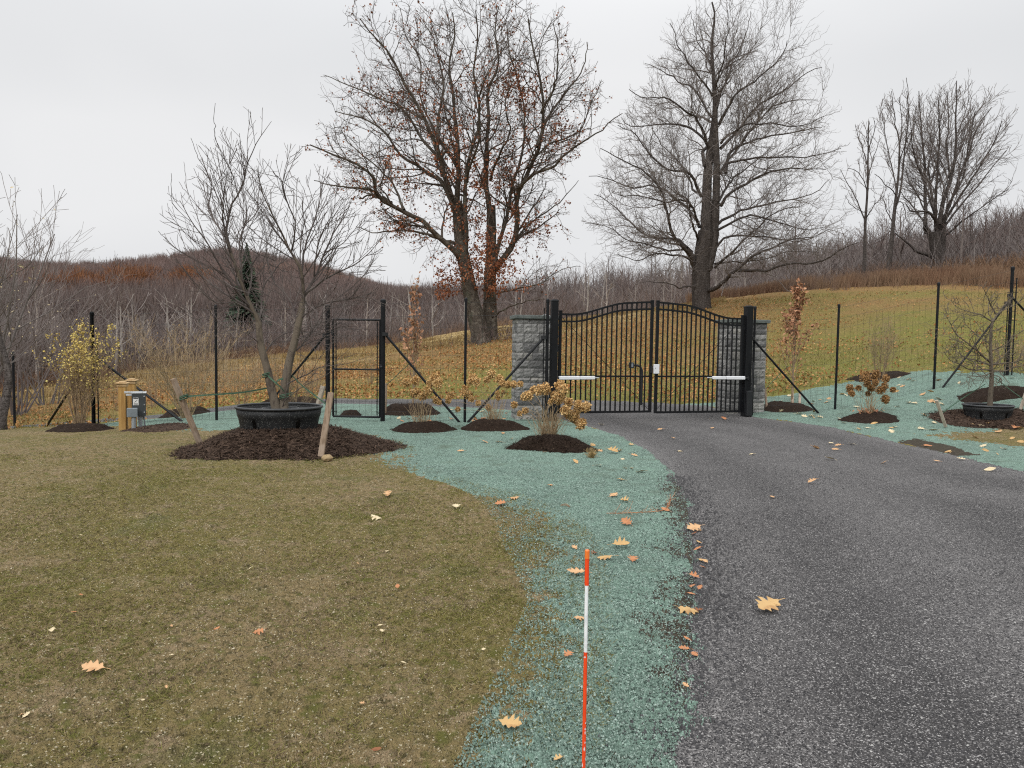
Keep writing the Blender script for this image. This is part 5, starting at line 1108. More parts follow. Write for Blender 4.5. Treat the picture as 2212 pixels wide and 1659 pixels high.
def potted_tree():
    rg = np.random.default_rng(41); cv = lambda x, y: (353.9+.4268*x, 221.2+.4268*y); Y0 = TUB[1]
    t = empty('ornamental_tree', TUB, 'forked bare ornamental tree planted in the large black tub', 'tree')
    trunks = [([(575, 1590), (568, 1540), (545, 1440), (520, 1330), (492, 1230), (480, 1110)], .072, .045, 0), ([(612, 1590), (608, 1540), (614, 1440), (640, 1300), (675, 1160), (705, 1010)], .078, .048, (0, .1))]
    limbs = [
        ([(480, 1110), (445, 1040), (400, 930), (370, 830), (335, 740), (312, 680)], .040, .022, (0, -.15)),
        ([(455, 1060), (380, 960), (300, 850), (215, 700), (150, 620), (80, 495)], .026, .004, (0, -.7)),
        ([(312, 680), (270, 610), (235, 540), (245, 430), (210, 330), (165, 210)], .016, .003, (-.15, .5)),
        ([(335, 740), (318, 640), (350, 520), (400, 440), (425, 330), (462, 230), (545, 95)], .024, .003, (-.1, -.4)),
        ([(390, 900), (383, 740), (400, 640), (470, 550), (472, 490)], .022, .004, (-.1, .5)),
        ([(400, 960), (330, 800), (305, 680), (240, 560), (190, 400), (140, 375)], .018, .003, (-.1, .8)),
        ([(480, 1100), (500, 1050), (500, 950), (560, 850), (610, 800)], .022, .008, (0, .5)),
        ([(470, 1080), (360, 1010), (250, 1000), (150, 900), (60, 790)], .018, .003, (0, -.8)),
        ([(445, 1040), (300, 960), (180, 860), (110, 730), (70, 620)], .016, .003, (0, .8)),
        ([(425, 980), (440, 850), (390, 700), (420, 560), (400, 400), (430, 230)], .016, .003, (0, .9)),
        ([(312, 680), (300, 560), (310, 430), (340, 210)], .014, .003, (-.1, -.6)),
        ([(705, 1010), (702, 900), (690, 830), (650, 760), (590, 640), (545, 560), (490, 440), (470, 320)], .034, .004, (.1, -.2)),
        ([(705, 990), (760, 890), (815, 760), (870, 650), (920, 570), (945, 500)], .030, .004, (.1, .3)),
        ([(715, 970), (830, 880), (950, 820), (1040, 760), (1110, 680)], .024, .003, (.1, -.4)),
        ([(700, 850), (722, 700), (780, 560), (800, 420), (760, 310)], .020, .003, (.1, .6)),
        ([(645, 760), (668, 620), (620, 500), (600, 420), (640, 270)], .018, .003, (0, -.6)),
        ([(690, 1100), (780, 1030), (900, 1000), (1020, 990), (1150, 1040)], .016, .003, (.1, -.6)),
        ([(660, 1200), (780, 1170), (920, 1130), (1030, 1150)], .013, .003, (.1, -.7)),
        ([(620, 1430), (720, 1370), (820, 1330), (930, 1320), (1080, 1270)], .012, .002, (0, -.4)),
        ([(640, 1290), (740, 1170), (830, 1030), (950, 930), (1050, 840)], .018, .003, (.1, .7)),
        ([(560, 800), (470, 760), (400, 700), (330, 690)], .010, .003, (0, -.4)),
        ([(595, 1560), (620, 1500), (700, 1440), (800, 1390), (930, 1310)], .010, .002, (0, -.3)),
        ([(500, 1280), (560, 1200), (640, 1160), (760, 1120), (900, 1100)], .013, .003, (0, .6)),
        ([(680, 1150), (640, 1000), (560, 900), (520, 760), (560, 600)], .018, .004, (.1, .7)),
        ([(760, 880), (790, 700), (860, 560), (880, 440), (900, 400)], .016, .003, (.15, -.5)),
        ([(490, 1230), (400, 1160), (300, 1130), (200, 1140)], .010, .002, (0, -.5)),
        ([(815, 760), (900, 720), (1000, 600), (1060, 560)], .012, .003, (.2, .5)),
    ]
    env = hull_env([0, 40, 80, 60, 130, 165, 330, 430, 545, 480, 600, 700, 900, 960, 1100, 1180, 1130, 1160, 950, 700, 400, 150], [740, 700, 600, 480, 360, 190, 190, 60, 60, 350, 260, 230, 370, 480, 600, 720, 900, 1080, 1330, 1420, 1330, 1160], cv, Y0, 1.9)
    PT, RT = limbs_from(trunks, cv, Y0, 12, rg, .003); PL, RL = limbs_from(limbs, cv, Y0, 16, rg, .012); RL = RL*.85; RT = RT*.92
    m = MB(); 
    for i in range(2): gnarl_base(m, PT[i], RT[i], 14, i, 1.0)
    tubes(m, PL[:1], RL[:1], 10); tubes(m, PL[11:12], RL[11:12], 10)
    m.build('trunk', M['potbark'], t, smooth=True)
    c0 = pt(600, 600., Y0)
    a, ra = spawn(PL, RL, rg, .095, .50, (18, 45), 9, .06, .05, t0=.10, rr=.6, rtip=.0034, lmin=.25, lmax=1.15, env=env, out_c=c0, outw=.4)
    b, rb = spawn(a, ra, rg, .13, .5, (22, 50), 6, .08, .04, t0=.15, rr=.65, rtip=.0027, lmin=.12, lmax=.5, env=env)
    fp = fill_crown([PL, a], rg, ((TUB[0]-1.9, Y0-1.7, TUB[2]+1.2), (TUB[0]+2.2, Y0+1.7, TUB[2]+4.4)), env, 150, .7, c0=pt(600, 760., Y0), wig=.05, arch=.05); fr = np.linspace(.005, .003, 8)[None]*np.ones((len(fp), 1))
    print('potted', len(a), len(b), len(fp))
    m = MB(); tubes(m, fp, fr, 3); tubes(m, PL, RL, 6); tubes(m, a, ra, 4); tubes(m, b, rb, 3); m.build('branches', M['pottwig'], t)
potted_tree()
def potted_tree2():
    rg = np.random.default_rng(43); cv = lambda x, y: (2035+.24*x, 575+.24*y); Y0 = TUB2[1]
    t = empty('ornamental_tree', TUB2, 'spiky bare young tree with level branches, planted in the smaller black tub', 'tree')
    trunks = [([(432, 1290), (436, 1180), (448, 1000), (440, 850), (440, 720), (442, 600), (455, 500)], .052, .022, 0)]
    limbs = [([(455, 500), (485, 440), (530, 380), (590, 320), (640, 290)], .02, .004, (0, .2)), ([(480, 430), (440, 350), (400, 270), (350, 170)], .014, .003, (0, -.2)), ([(455, 500), (380, 460), (330, 420), (150, 380), (80, 300)], .014, .003, (0, -.2)),
        ([(430, 860), (370, 800), (280, 720), (150, 610), (90, 520), (10, 420)], .02, .003, (0, -.4)), ([(430, 890), (330, 850), (220, 828), (150, 780), (100, 700)], .018, .003, (0, -.6)), ([(430, 935), (280, 938), (180, 900), (90, 850), (20, 770)], .018, .003, (0, -.4)),
        ([(440, 620), (390, 600), (340, 560), (310, 500)], .010, .003, (0, .4)), ([(450, 580), (520, 560), (560, 540)], .010, .003, (0, .4)), ([(448, 880), (600, 870), (737, 850), (850, 800)], .018, .003, (0, .4)), ([(448, 940), (560, 945), (680, 900), (850, 880)], .016, .003, (0, -.4)),
        ([(440, 760), (560, 720), (640, 650), (760, 560)], .014, .003, (0, -.3)), ([(450, 960), (360, 990), (230, 990), (290, 1020)], .012, .003, (0, -.5)), ([(480, 430), (580, 385), (680, 340), (740, 250)], .013, .003, (0, -.3)), ([(440, 700), (350, 640), (220, 520), (180, 440)], .012, .003, (0, .5)),
        ([(455, 980), (520, 1010), (480, 1080)], .01, .003, (0, -.4)), ([(445, 900), (540, 820), (630, 740), (640, 640)], .012, .003, (0, .6)), ([(455, 500), (430, 400), (450, 280), (460, 250)], .012, .003, (0, .3)), ([(440, 800), (390, 700), (390, 620)], .010, .003, (0, -.5))]
    PT, RT = limbs_from(trunks, cv, Y0, 12, rg, .004); PL, RL = limbs_from(limbs, cv, Y0, 12, rg, .02); RL = np.maximum(RL*1.15, .005)
    m = MB(); gnarl_base(m, PT[0], RT[0], 12, 4, 1.1); m.build('trunk', M['potbark'], t, smooth=True)
    a, ra = spawn(PL, RL, rg, .075, .46, (35, 75), 7, .16, .03, t0=.1, rr=.6, rtip=.0042, lmin=.12, lmax=.6); b, rb = spawn(a, ra, rg, .085, .5, (35, 75), 5, .16, .02, t0=.2, rr=.6, rtip=.0034, lmin=.07, lmax=.25)
    m = MB(); tubes(m, PL, RL, 6); tubes(m, a, ra, 4); tubes(m, b, rb, 3); m.build('branches', M['shrub_twig'] if False else M['potbark'], t)
potted_tree2()

# stakes and straps
def stake(b, tp_, w_, label, m_='stake', name='wooden_stake', grp='wooden tree stakes'):
    b, tp_ = vec(b), vec(tp_); ax = (tp_-b)/np.linalg.norm(tp_-b); H = np.linalg.norm(tp_-b)+.15; c = tp_-ax*H/2; q = Vector(ax).to_track_quat('Z', 'Y').to_matrix()
    m = MB(); box(m, c, (w_, w_*.75, H), 0, .004, tilt=q @ Matrix.Rotation(.5, 3, 'Z')); o = m.build(name, M[m_], None, loc=b); tag(o, label, 'stake', grp)
def strap(pts, wd, label, grp='green tree straps', sag=.0):
    P = resample(pts, 14); T = np.gradient(P, axis=0); up = np.array([0, 0, 1.]); N_ = len(P); k = np.linspace(0, 1, N_); tw = np.sin(k*5)*.5
    U = np.stack([np.zeros(N_), np.sin(tw)*.6, np.cos(tw)], 1)*wd/2; n_3 = np.cross(T, U); n_3 /= np.linalg.norm(n_3, axis=1, keepdims=True)
    V = np.stack([P-U+n_3*.001, P+U+n_3*.001, P+U-n_3*.001, P-U-n_3*.001], 1); I = np.arange(N_*4).reshape(N_, 4); m = MB(); m.add(V.reshape(-1, 3), np.stack([I[:-1], np.roll(I[:-1], -1, 1), np.roll(I[1:], -1, 1), I[1:]], -1).reshape(-1, 4))
    o = m.build('tree_strap', M['strap'], None, loc=P[0]); tag(o, label, 'strap', grp)
stake(pt(423, 937., 10.1), pt(374, 818., 9.95), .075, 'leaning square wooden stake at the left end of the mulch mound')
stake(pt(697, 962., 9.35), pt(715, 848., 9.5), .075, 'upright wooden stake at the front right of the black tub')
stake(pt(680, 900., 11.5), pt(698, 834., 11.6), .07, 'weathered stake partly hidden behind the tub rim', 'stake_pale')
strap([pt(392, 857., 9.98), pt(450, 853., 10.1), pt(520, 848., 10.4), pt(580, 838., 10.55)], .024, 'green strap from the leaning stake to the tree')
strap([pt(712, 879., 9.45), pt(685, 858., 9.8), pt(655, 835., 10.2), pt(632, 812., 10.45)], .024, 'green strap from the front right stake up to the tree')
strap([pt(612, 818., 10.35), pt(600, 822., 10.4), pt(595, 832., 10.42)], .03, 'green strap hanging between the two stems of the forked tree')
def wrap(p, r, h, label):
    m = MB(); a = np.linspace(0, 2*math.pi, 18); 
    for dz in (0, .025, .045): P = np.stack([p[0]+r*np.cos(a), p[1]+r*np.sin(a), p[2]+dz+.02*np.cos(a)], 1); tube(m, P, .007, 5, False)
    o = m.build('tree_strap', M['strap'], None, loc=p); tag(o, label, 'strap', 'green tree straps')
wrap(pt(577, 813., TUB[1]), .068, .06, 'green strap wound round the left stem of the forked tree')
wrap(pt(617, 858., TUB[1]), .082, .06, 'green strap wound round the right stem of the forked tree')
strap([pt(579, 812., 10.48), pt(592, 824., 10.4), pt(606, 836., 10.42), pt(614, 846., 10.47)], .03, 'dark green strap crossing from the left stem to the right stem')
wrap(pt(397, 862., 10.0), .055, .05, 'green strap end knotted on the leaning stake')
stake(pt(2038, 908., 13.9), pt(2023, 865., 13.8), .055, 'pale split stake left of the second black tub', 'stake_pale')
stake(pt(2206, 880., 14.9), pt(2217, 845., 14.9), .055, 'pale stake cut off by the right edge of the picture', 'stake_pale')
strap([pt(2033, 894., 13.9), pt(2080, 860., 14.3), pt(2128, 830., 14.7)], .02, 'thin strap from the pale split stake to the spiky tree')
strap([pt(2210, 862., 14.9), pt(2180, 840., 14.8), pt(2148, 815., 14.75)], .02, 'thin strap to the stake at the right edge')

# ---------------------------------------------------------------- electrical pedestal
def electrics():
    def pp_(u, Y, zt, w_, label):
        b = GY(u, Y); t = empty('wooden_post', b, label, 'post', 'capped pine posts of the utility box'); H = zt-b[2]; m = MB(); box(m, b+[0, 0, H/2-.15], (w_, w_, H+.3), .25, .006); m.build('shaft', M['pine_post'], t)
        m = MB(); box(m, b+[0, 0, H-.015], (w_+.03, w_+.03, .05), .25, .006); box(m, b+[0, 0, H+.02], (w_+.075, w_+.075, .025), .25, .008); box(m, b+[0, 0, H+.042], (w_-.01, w_-.01, .022), .25, .008); m.build('cap', M['pine_cap'], t); return b
    Y = 12.6; a = pp_(264.5, Y, pt(264, 830., Y)[2], .12, 'capped pine post at the left of the grey utility box'); b = pp_(284.5, Y+.35, pt(284, 824., Y+.35)[2], .12, 'capped pine post behind the grey utility box')
    c = pt(300, 874., Y-.05); t = empty('utility_box', c, 'dark grey metal utility box with a white notice on conduit legs', 'utility box')
    rz = .45; R_ = np.array(Matrix.Rotation(rz, 3, 'Z')); 
    W_ = lambda x, y, z: c+R_ @ np.array([x, y, z])
    m = MB(); box(m, W_(0, .09, 0), (.21, .26, .40), rz, .008); box(m, W_(0, -.045, 0), (.215, .012, .405), rz, .003); m.build('cabinet', M['box_dark'], t)
    m = MB(); box(m, W_(0, .10, .206), (.24, .32, .014), rz, .003); m.build('lid', M['grey_metal'], t)
    m = MB(); box(m, W_(-.045, -.054, .06), (.085, .003, .13), rz); o = m.build('notice', M['label_white'], t)
    m = MB(); box(m, W_(-.045, -.0565, .112), (.075, .002, .014), rz)
    for k in range(3): box(m, W_(-.045, -.0565, .015+.012*k-.012), (.06, .002, .004), rz)
    for k in range(6): box(m, W_(-.062+.007*k, -.0565, .05+.006*k), (.012, .002, .005), rz)
    m.build('notice_print', M['label_black'], o)
    m = MB()
    for z in (.15, 0, -.13): tube(m, [W_(.085, -.05, z), W_(.085, -.062, z)], .010, 8)
    m.build('latch', M['grey_metal'], t)
    m = MB(); q = W_(-.10, -.13, -.125); box(m, q, (.165, .10, .155), rz, .008); m.build('switch_housing', M['box_grey'], t)
    m = MB(); tube(m, [W_(-.08, -.13, -.2), W_(-.08, -.13, -.85)], .035, 10); m.build('conduit', M['conduit'], t)
    m = MB(); tube(m, [W_(.02, 0, -.2), W_(.02, 0, -.85)], .035, 10); m.build('conduit', M['conduit'], t)
    m = MB(); tube(m, resample([W_(.07, .1, -.19), W_(.08, .1, -.35), W_(.05, .08, -.6), W_(.0, .05, -.85)], 12), .012, 6); m.build('cable', M['conduit'], t)
    m = MB(); tube(m, resample([W_(.05, .15, -.19), W_(.09, .15, -.4), W_(.06, .12, -.65), W_(.04, .1, -.85)], 12), .008, 6); m.build('cable', M['box_grey'], t)
    m = MB(); box(m, W_(-.08, .02, .215), (.30, .035, .035), .18, .004); box(m, W_(-.12, .02, .17), (.16, .03, .03), .18, .004); m.build('strut_channel', M['grey_metal'], t)
electrics()

# ---------------------------------------------------------------- driveway marker in the foreground
def marker():
    Ym = 1.55; top = pt(1268.5, 1188., Ym); b = top.copy(); b[2] = 0; b[0] += .004; t = empty('driveway_marker', b, 'thin red and white reflective driveway marker stake in the teal ground', 'marker stake')
    L_ = top-b; z = lambda v: (pt(1269, float(v), Ym)[2]); f = lambda v: b+L_*(z(v)/top[2])
    m = MB(); tube(m, [b-[0, 0, .1], f(1408)], .0040, 12); m.build('red_shaft', M['marker_red'], t)
    m = MB(); tube(m, [f(1408), f(1262)], .0040, 12); m.build('white_shaft', M['marker_white'], t)
    m = MB(); tube(m, [f(1262)+[0, 0, -.002], f(1206)], .0047, 12); m.build('red_band', M['marker_red'], t)
    m = MB(); tube(m, [f(1206), f(1189.5), f(1188)], [.0053, .0053, .0046], 12); m.build('orange_cap', M['marker_orange'], t)
    # chipped paint showing white
    rg = np.random.default_rng(2); m = MB()
    for v in (1420, 1560, 1575, 1582, 1600, 1618, 1640, 1655): 
        p = f(v+rg.uniform(-3, 3)); a = rg.uniform(-2.6, -.5); n_4 = np.array([math.cos(a), math.sin(a), 0]); q = p+n_4*.00415; s = np.array([-n_4[1], n_4[0], 0])*rg.uniform(.0008, .0018); h = np.array([0, 0, rg.uniform(.003, .008)]); m.add([q-s, q-h*.6, q+s, q+h], [(0, 1, 2, 3)])
    m.build('paint_chips', M['marker_white'], t)
marker()
p = G(706, 996); m = MB(); g = np.random.default_rng(4)
def rock(mb, p, sx, sy, sz, g, n=10, col=None):
    a = np.linspace(0, 2*math.pi, n, endpoint=False); rows = []
    for ph in (-1.2, -.5, .1, .6, 1.1): rows.append(np.stack([sx*math.cos(ph)*np.cos(a), sy*math.cos(ph)*np.sin(a), np.full(n, sz*math.sin(ph))], 1)*(1+g.normal(0, .09, (n, 1))))
    V = np.concatenate(rows+[[[0, 0, -sz]], [[0, 0, sz]]])+p; I = np.arange(5*n).reshape(5, n); q = np.stack([I[:-1], np.roll(I[:-1], -1, 1), np.roll(I[1:], -1, 1), I[1:]], -1).reshape(-1, 4)
    t = [(5*n, (i+1) % n, i) for i in range(n)]+[(5*n+1, 4*n+i, 4*n+(i+1) % n) for i in range(n)]; mb.add(V, q, t, col=col)
rock(m, p+[0, 0, .03], .075, .06, .05, g, 12); o = m.build('stone', M['rock'], None, loc=p); tag(o, 'tan stone at the front edge of the big mulch mound', 'stone')
# ---------------------------------------------------------------- shrubs
def shrub(name, label, b, H, W_, ns, m_, seed, cat='shrub', spread=(8, 40), leaf=None, nleaf=0, lsize=.03, sp=.14, r0=.008, tip=.0025, up=.06, levels=2, leafz=None, grp=None, kind=None, lean=0.0, wig=.06, foli='foliage', rb=.10, levf=.5):
    rg = np.random.default_rng(seed); t = empty(name, b, label, cat, grp); az = rg.uniform(0, 6.28, ns); an = np.radians(rg.uniform(spread[0], spread[1], ns)); K = 10
    D = np.stack([np.sin(an)*np.cos(az)+lean, np.sin(an)*np.sin(az), np.cos(an)], 1); P = np.empty((ns, K, 3)); P[:, 0] = vec(b)+np.stack([np.cos(az)*rb*rg.random(ns), np.sin(az)*rb*rg.random(ns), np.full(ns, -.04)], 1); Ls = H*rg.uniform(.65, 1.05, ns)/np.maximum(np.cos(an), .6)*.95
    for k in range(1, K): D = D+rg.normal(0, wig, (ns, 3)); D[:, 2] += up; D /= np.linalg.norm(D, axis=1, keepdims=True); P[:, k] = P[:, k-1]+D*(Ls/(K-1))[:, None]
    R = r0*(1-.75*np.linspace(0, 1, K))[None]*rg.uniform(.6, 1.2, (ns, 1)); R = np.maximum(R, tip)
    a, ra = spawn(P, R, rg, sp, levf, (18, 48), 6, wig*1.4, up, t0=.25, rr=.65, rtip=tip, lmin=.08, lmax=H*.5)
    m = MB(); tubes(m, P, R, 5); m.build('stems', M[m_], t)
    m = MB(); tubes(m, a, ra, 3); pts = a.reshape(-1, 3)
    if levels > 1: c, rc = spawn(a, ra, rg, sp*.8, .55, (20, 55), 4, wig*1.6, up, t0=.2, rr=.7, rtip=tip*.85, lmin=.05, lmax=H*.25); tubes(m, c, rc, 3); pts = np.concatenate([pts, c.reshape(-1, 3)])
    m.build('twigs', M[m_], t)
    if leaf:
        w_ = np.ones(len(pts)) if leafz is None else leafz(pts-vec(b)); w_ = w_/w_.sum(); k = rg.choice(len(pts), nleaf, p=w_); m = MB(); leafcards(m, pts[k]+rg.normal(0, .012, (nleaf, 3)), lsize, rg, .3); m.build(foli, M[leaf], t)
    return t
shrub('yellow_shrub', 'shrub with yellow leaves on slim stems, beside the fence corner post', GY(170, 14.35), 1.85, 1, 26, 'shrub_twig', 1, leaf='yellow_leaf', nleaf=2000, lsize=.042, spread=(2, 22), r0=.012, leafz=lambda p: np.clip(p[:, 2]-.45, .02, 2)**1.8)
shrub('bare_shrub', 'bare golden twiggy shrub behind the leaning stake', GY(400, 16.2), 2.0, 1, 30, 'dry_stem', 2, leaf='gold_bud', nleaf=900, lsize=.022, spread=(6, 40), r0=.011, sp=.16, wig=.09)
shrub('bare_shrub', 'pinkish bare shrub just behind the big black tub', GY(640, 15.6), 1.15, 1, 26, 'shrub_twig', 3, spread=(6, 42), r0=.007, sp=.10)
shrub('bare_shrub', 'thin bare shrub between the tall wire post and the big tub', GY(520, 19.2), 1.5, 1, 22, 'dry_stem', 4, spread=(6, 40), r0=.007, sp=.12)
shrub('bare_shrub', 'very thin upright bare shrub on the slope behind the right fence', GY(1903, 19.4), 1.75, 1, 24, 'shrub_twig', 5, spread=(2, 17), r0=.006, tip=.002, sp=.16)
shrub('bare_shrub', 'low pale twiggy shrub behind the second black tub', GY(2170, 17.5), .85, 1, 20, 'dry_stem', 6, spread=(8, 50), r0=.006, sp=.10, leaf='gold_bud', nleaf=200, lsize=.02)
for i, (u, Y, H) in enumerate(((330, 24, 1.3), (470, 26, 1.4), (590, 25, 1.2), (690, 24, 1.2), (800, 26, 1.3), (430, 30, 1.5), (560, 31, 1.4), (255, 24, 1.1))):
    shrub('meadow_sapling', 'thin bare sapling clump in the meadow grass beyond the left fence', GY(u, Y), H, 1, 13, 'shrub_twig', 30+i, spread=(3, 26), r0=.007, tip=.0035, sp=.25, levels=1, grp='bare sapling clumps in the left meadow')

# columnar young trees with leaves
def column_tree(name, label, u, Y, H, w_, seed, nl, lf, dens, stakes=()):
    b = GY(u, Y); rg = np.random.default_rng(seed); t = empty(name, b, label, 'tree'); K = 12; P = np.zeros((1, K, 3)); P[0] = b; P[0, :, 2] += np.linspace(-.1, H*.97, K); P[0, :, :2] += np.cumsum(rg.normal(0, .012, (K, 2)), 0); R = np.linspace(.028, .006, K)[None]
    a, ra = spawn(P, R, rg, H/26, .34, (14, 30), 8, .05, .10, t0=.16, t1=.95, rr=.5, rtip=.004, lmin=.3, lmax=w_*3.2, tdec=.7); c, rc = spawn(a, ra, rg, .13, .4, (25, 50), 5, .08, .06, t0=.2, rr=.6, rtip=.003, lmin=.1, lmax=.4)
    m = MB(); tubes(m, P, R, 8); m.build('trunk', M['shrub_twig'], t); m = MB(); tubes(m, a, ra, 4); tubes(m, c, rc, 3); m.build('branches', M['shrub_twig'], t)
    pts = np.concatenate([a.reshape(-1, 3), c.reshape(-1, 3)]); q = pts-b; zz = q[:, 2]/H; wgt = dens(zz)*(np.hypot(q[:, 0], q[:, 1]) < w_*1.2); wgt = wgt/wgt.sum(); k = rg.choice(len(pts), nl, p=wgt)
    m = MB(); leafcards(m, pts[k]+rg.normal(0, .035, (nl, 3)), .082, rg, .6); m.build('foliage', M[lf], t); return b
column_tree('young_tree', 'slim young tree with orange leaves behind the wire, left of the oak', 892, 16.6, 3.0, .42, 1, 340, 'young_leaf', lambda z: np.exp(-((z-.62)/.28)**2)+.35*(z > .8)+.02)
column_tree('young_tree', 'slim staked young tree with dense rosy brown leaves right of the gate', 1712, 18.0, 3.0, .45, 2, 850, 'young_leaf', lambda z: np.exp(-((z-.78)/.24)**2)+.04)
stake(G(1657, 886), pt(1652, 838., 17.2), .05, 'short stake left of the rosy-leaved young tree'); stake(G(1727, 880), pt(1728, 846., 17.9), .05, 'short stake right of the rosy-leaved young tree'); stake(G(1712, 874), pt(1712, 836., 18.8), .05, 'short stake behind the rosy-leaved young tree')
strap([pt(1652, 842., 17.2), pt(1675, 818., 17.6), pt(1703, 790., 18.0)], .02, 'thin strap from the left stake to the rosy-leaved young tree')
strap([pt(835, 832., 15.6), pt(860, 808., 16.1), pt(884, 786., 16.6)], .02, 'thin strap to the orange-leaved young tree')
stake(GY(833, 15.6), pt(834, 828., 15.6), .05, 'short stake beside the walk-in gate post, holding the thin strap')

# dried hydrangeas
def hydrangea(label, u, v, heads, cv, seed, ns, mt='hyd', hs=.085, Y=None, dead=None):
    b = G(u, v) if Y is None else GY(u, Y); rg = np.random.default_rng(seed); t = empty('hydrangea', b, label, 'hydrangea', 'dried hydrangeas'); m = MB(); hp = []
    for (x, y, s) in heads:
        uu, vv = cv(x, y); hp.append((pt(uu, float(vv), b[1]+rg.normal(0, .18)), s))
    for p, s in hp:   # a stem to every head
        k = np.linspace(0, 1, 8)[:, None]; st = vec(b)+[rg.normal(0, .06), rg.normal(0, .06), .02]; P = st+(p-st)*k; P[:, 2] += np.sin(k[:, 0]*math.pi)*.10; P[:, :2] -= (p-st)[:2]*(np.sin(k*math.pi)*.22); P += rg.normal(0, .006, P.shape); tube(m, P, np.linspace(.005, .003, 8), 4, False)
    az = rg.uniform(0, 6.28, ns); an = np.radians(rg.uniform(5, 52, ns)); Ls = rg.uniform(.25, .62, ns); K = 7; P = np.empty((ns, K, 3)); P[:, 0] = vec(b)+np.stack([rg.normal(0, .07, ns), rg.normal(0, .05, ns), np.full(ns, .0)], 1); D = np.stack([np.sin(an)*np.cos(az), np.sin(an)*np.sin(az), np.cos(an)], 1)
    for k in range(1, K): D = D+rg.normal(0, .06, (ns, 3)); D[:, 2] += .03; D /= np.linalg.norm(D, axis=1, keepdims=True); P[:, k] = P[:, k-1]+D*(Ls/(K-1))[:, None]
    tubes(m, P, np.tile(np.linspace(.0042, .0022, K), (ns, 1)), 3); m.build('stems', M['dry_stem'], t)
    for p, s in hp:
        n = 260; dr = rg.normal(0, 1, (n, 3)); dr /= np.linalg.norm(dr, axis=1, keepdims=True); rad = s*hs*np.array([1.0, 1.0, .95+.3*rg.random()]); q = p+dr*rad*(.72+.32*rg.random((n, 1)))
        m = MB(); leafcards(m, q, .026*(.8+.4*s), rg, 0); leafcards(m, p+(q-p)*.6, .03, rg, 0); m.build('flower_head', M[mt], t)
    if dead:
        n = dead; m = MB(); q = vec(b)+np.stack([rg.normal(0, .16, n), rg.normal(0, .12, n), np.abs(rg.normal(.16, .03, n))], 1); leafcards(m, q, .06, rg, .2); m.build('dead_leaves', M['young_leaf'], t)
    return t
z3 = lambda x, y: (752+.2667*x, 619.4+.2667*y); z5 = lambda x, y: (1592.6+.2986*x, 548.6+.2986*y)
hydrangea('dried hydrangea with golden heads, right of the walk-in gate', 912, 928, [(470, 782, 1.05), (545, 760, .8), (702, 735, 1.0), (728, 785, 1.1), (660, 785, .7), (550, 850, .9), (642, 842, 1.0), (612, 880, .7), (708, 918, .6), (735, 935, .5), (590, 890, .6), (525, 870, .6)], z3, 1, 50)
hydrangea('sparse dried hydrangea with scattered brown heads, before the left stone pillar', 1068, 926, [(1010, 735, .9), (1040, 768, .8), (985, 770, .7), (1160, 712, .95), (1125, 752, .8), (1225, 745, .9), (1250, 782, .7), (1290, 792, .8), (1340, 792, .7), (1395, 788, .6), (945, 828, .7), (942, 862, .6), (830, 880, .7), (810, 920, .6), (978, 880, .8), (995, 905, .6), (1140, 980, .6), (1055, 942, .5), (888, 992, .5), (1210, 860, .4), (1255, 855, .4), (1215, 900, .4)], z3, 2, 60, 'hyd')
hydrangea('dried hydrangea with a fan of golden heads beside the driveway', 1183, 958, [(1500, 838, .8), (1455, 882, 1.0), (1425, 895, .7), (1545, 838, .9), (1598, 828, 1.15), (1715, 800, 1.0), (1735, 830, 1.0), (1672, 890, .9), (1715, 895, 1.1), (1640, 937, .5), (1785, 935, .9), (1862, 955, .85), (1860, 990, .8), (1922, 975, 1.0), (1762, 1000, 1.15), (1800, 1040, 1.0), (1832, 1062, 1.0), (1880, 1120, 1.0), (1898, 1095, .8), (1700, 925, .7), (1345, 955, .6), (1435, 1003, .6), (1390, 1028, .4)], z3, 3, 150, 'hyd', hs=.075)
hydrangea('dried hydrangea with brown heads on the right bank', 1876, 905, [(925, 893, 1.35), (1000, 872, 1.05), (1077, 903, .9), (815, 972, .9), (828, 1010, .7), (878, 970, .7), (942, 940, .9), (970, 972, .9), (1000, 930, .7), (1065, 958, .9), (1035, 985, 1.0), (1125, 982, .7), (1072, 1050, 1.0), (945, 1012, .5)], z5, 4, 30, 'hyd_brown', hs=.085, dead=60)

# thicket at the left edge of the picture
for i, (u, Y, H, ns, lab) in enumerate(((-95, 16.5, 5.4, 15, 'tall bare multi-stemmed thicket tree cut off by the left edge'), (30, 26, 6.2, 13, 'dense bare upright thicket tree just inside the left edge'), (100, 30, 5.4, 9, 'bare thicket tree right of the dense one at the left edge'), (-10, 30, 7.6, 12, 'tallest bare thicket tree behind the left edge ones'), (150, 40, 5.2, 10, 'farther bare thicket tree behind the yellow shrub'))):
    shrub('thicket_tree', lab, GY(u, Y), H, 1, ns, 'wood_grey' if i % 2 else 'twig', 50+i, cat='tree', spread=(2, 34), r0=.035, tip=.006, sp=.42, up=.05, levels=2, rb=.5, wig=.05, leaf='leaf_cream' if i < 2 else None, nleaf=110, lsize=.07, levf=.42)
# the curved pale trunk low at the left edge
P = resample([pt(0, 945., 15.5), pt(3, 900., 15.6), pt(12, 860., 15.8), pt(17, 800., 16), pt(-5, 720., 16.2)], 14); m = MB(); gnarl_base(m, P, np.linspace(.11, .05, 14), 10, 3, 1.4)
o = m.build('bent_trunk', M['bark_maple'], None, smooth=True, loc=P[0]); tag(o, 'short bent tree trunk leaning at the left edge of the picture', 'tree trunk')

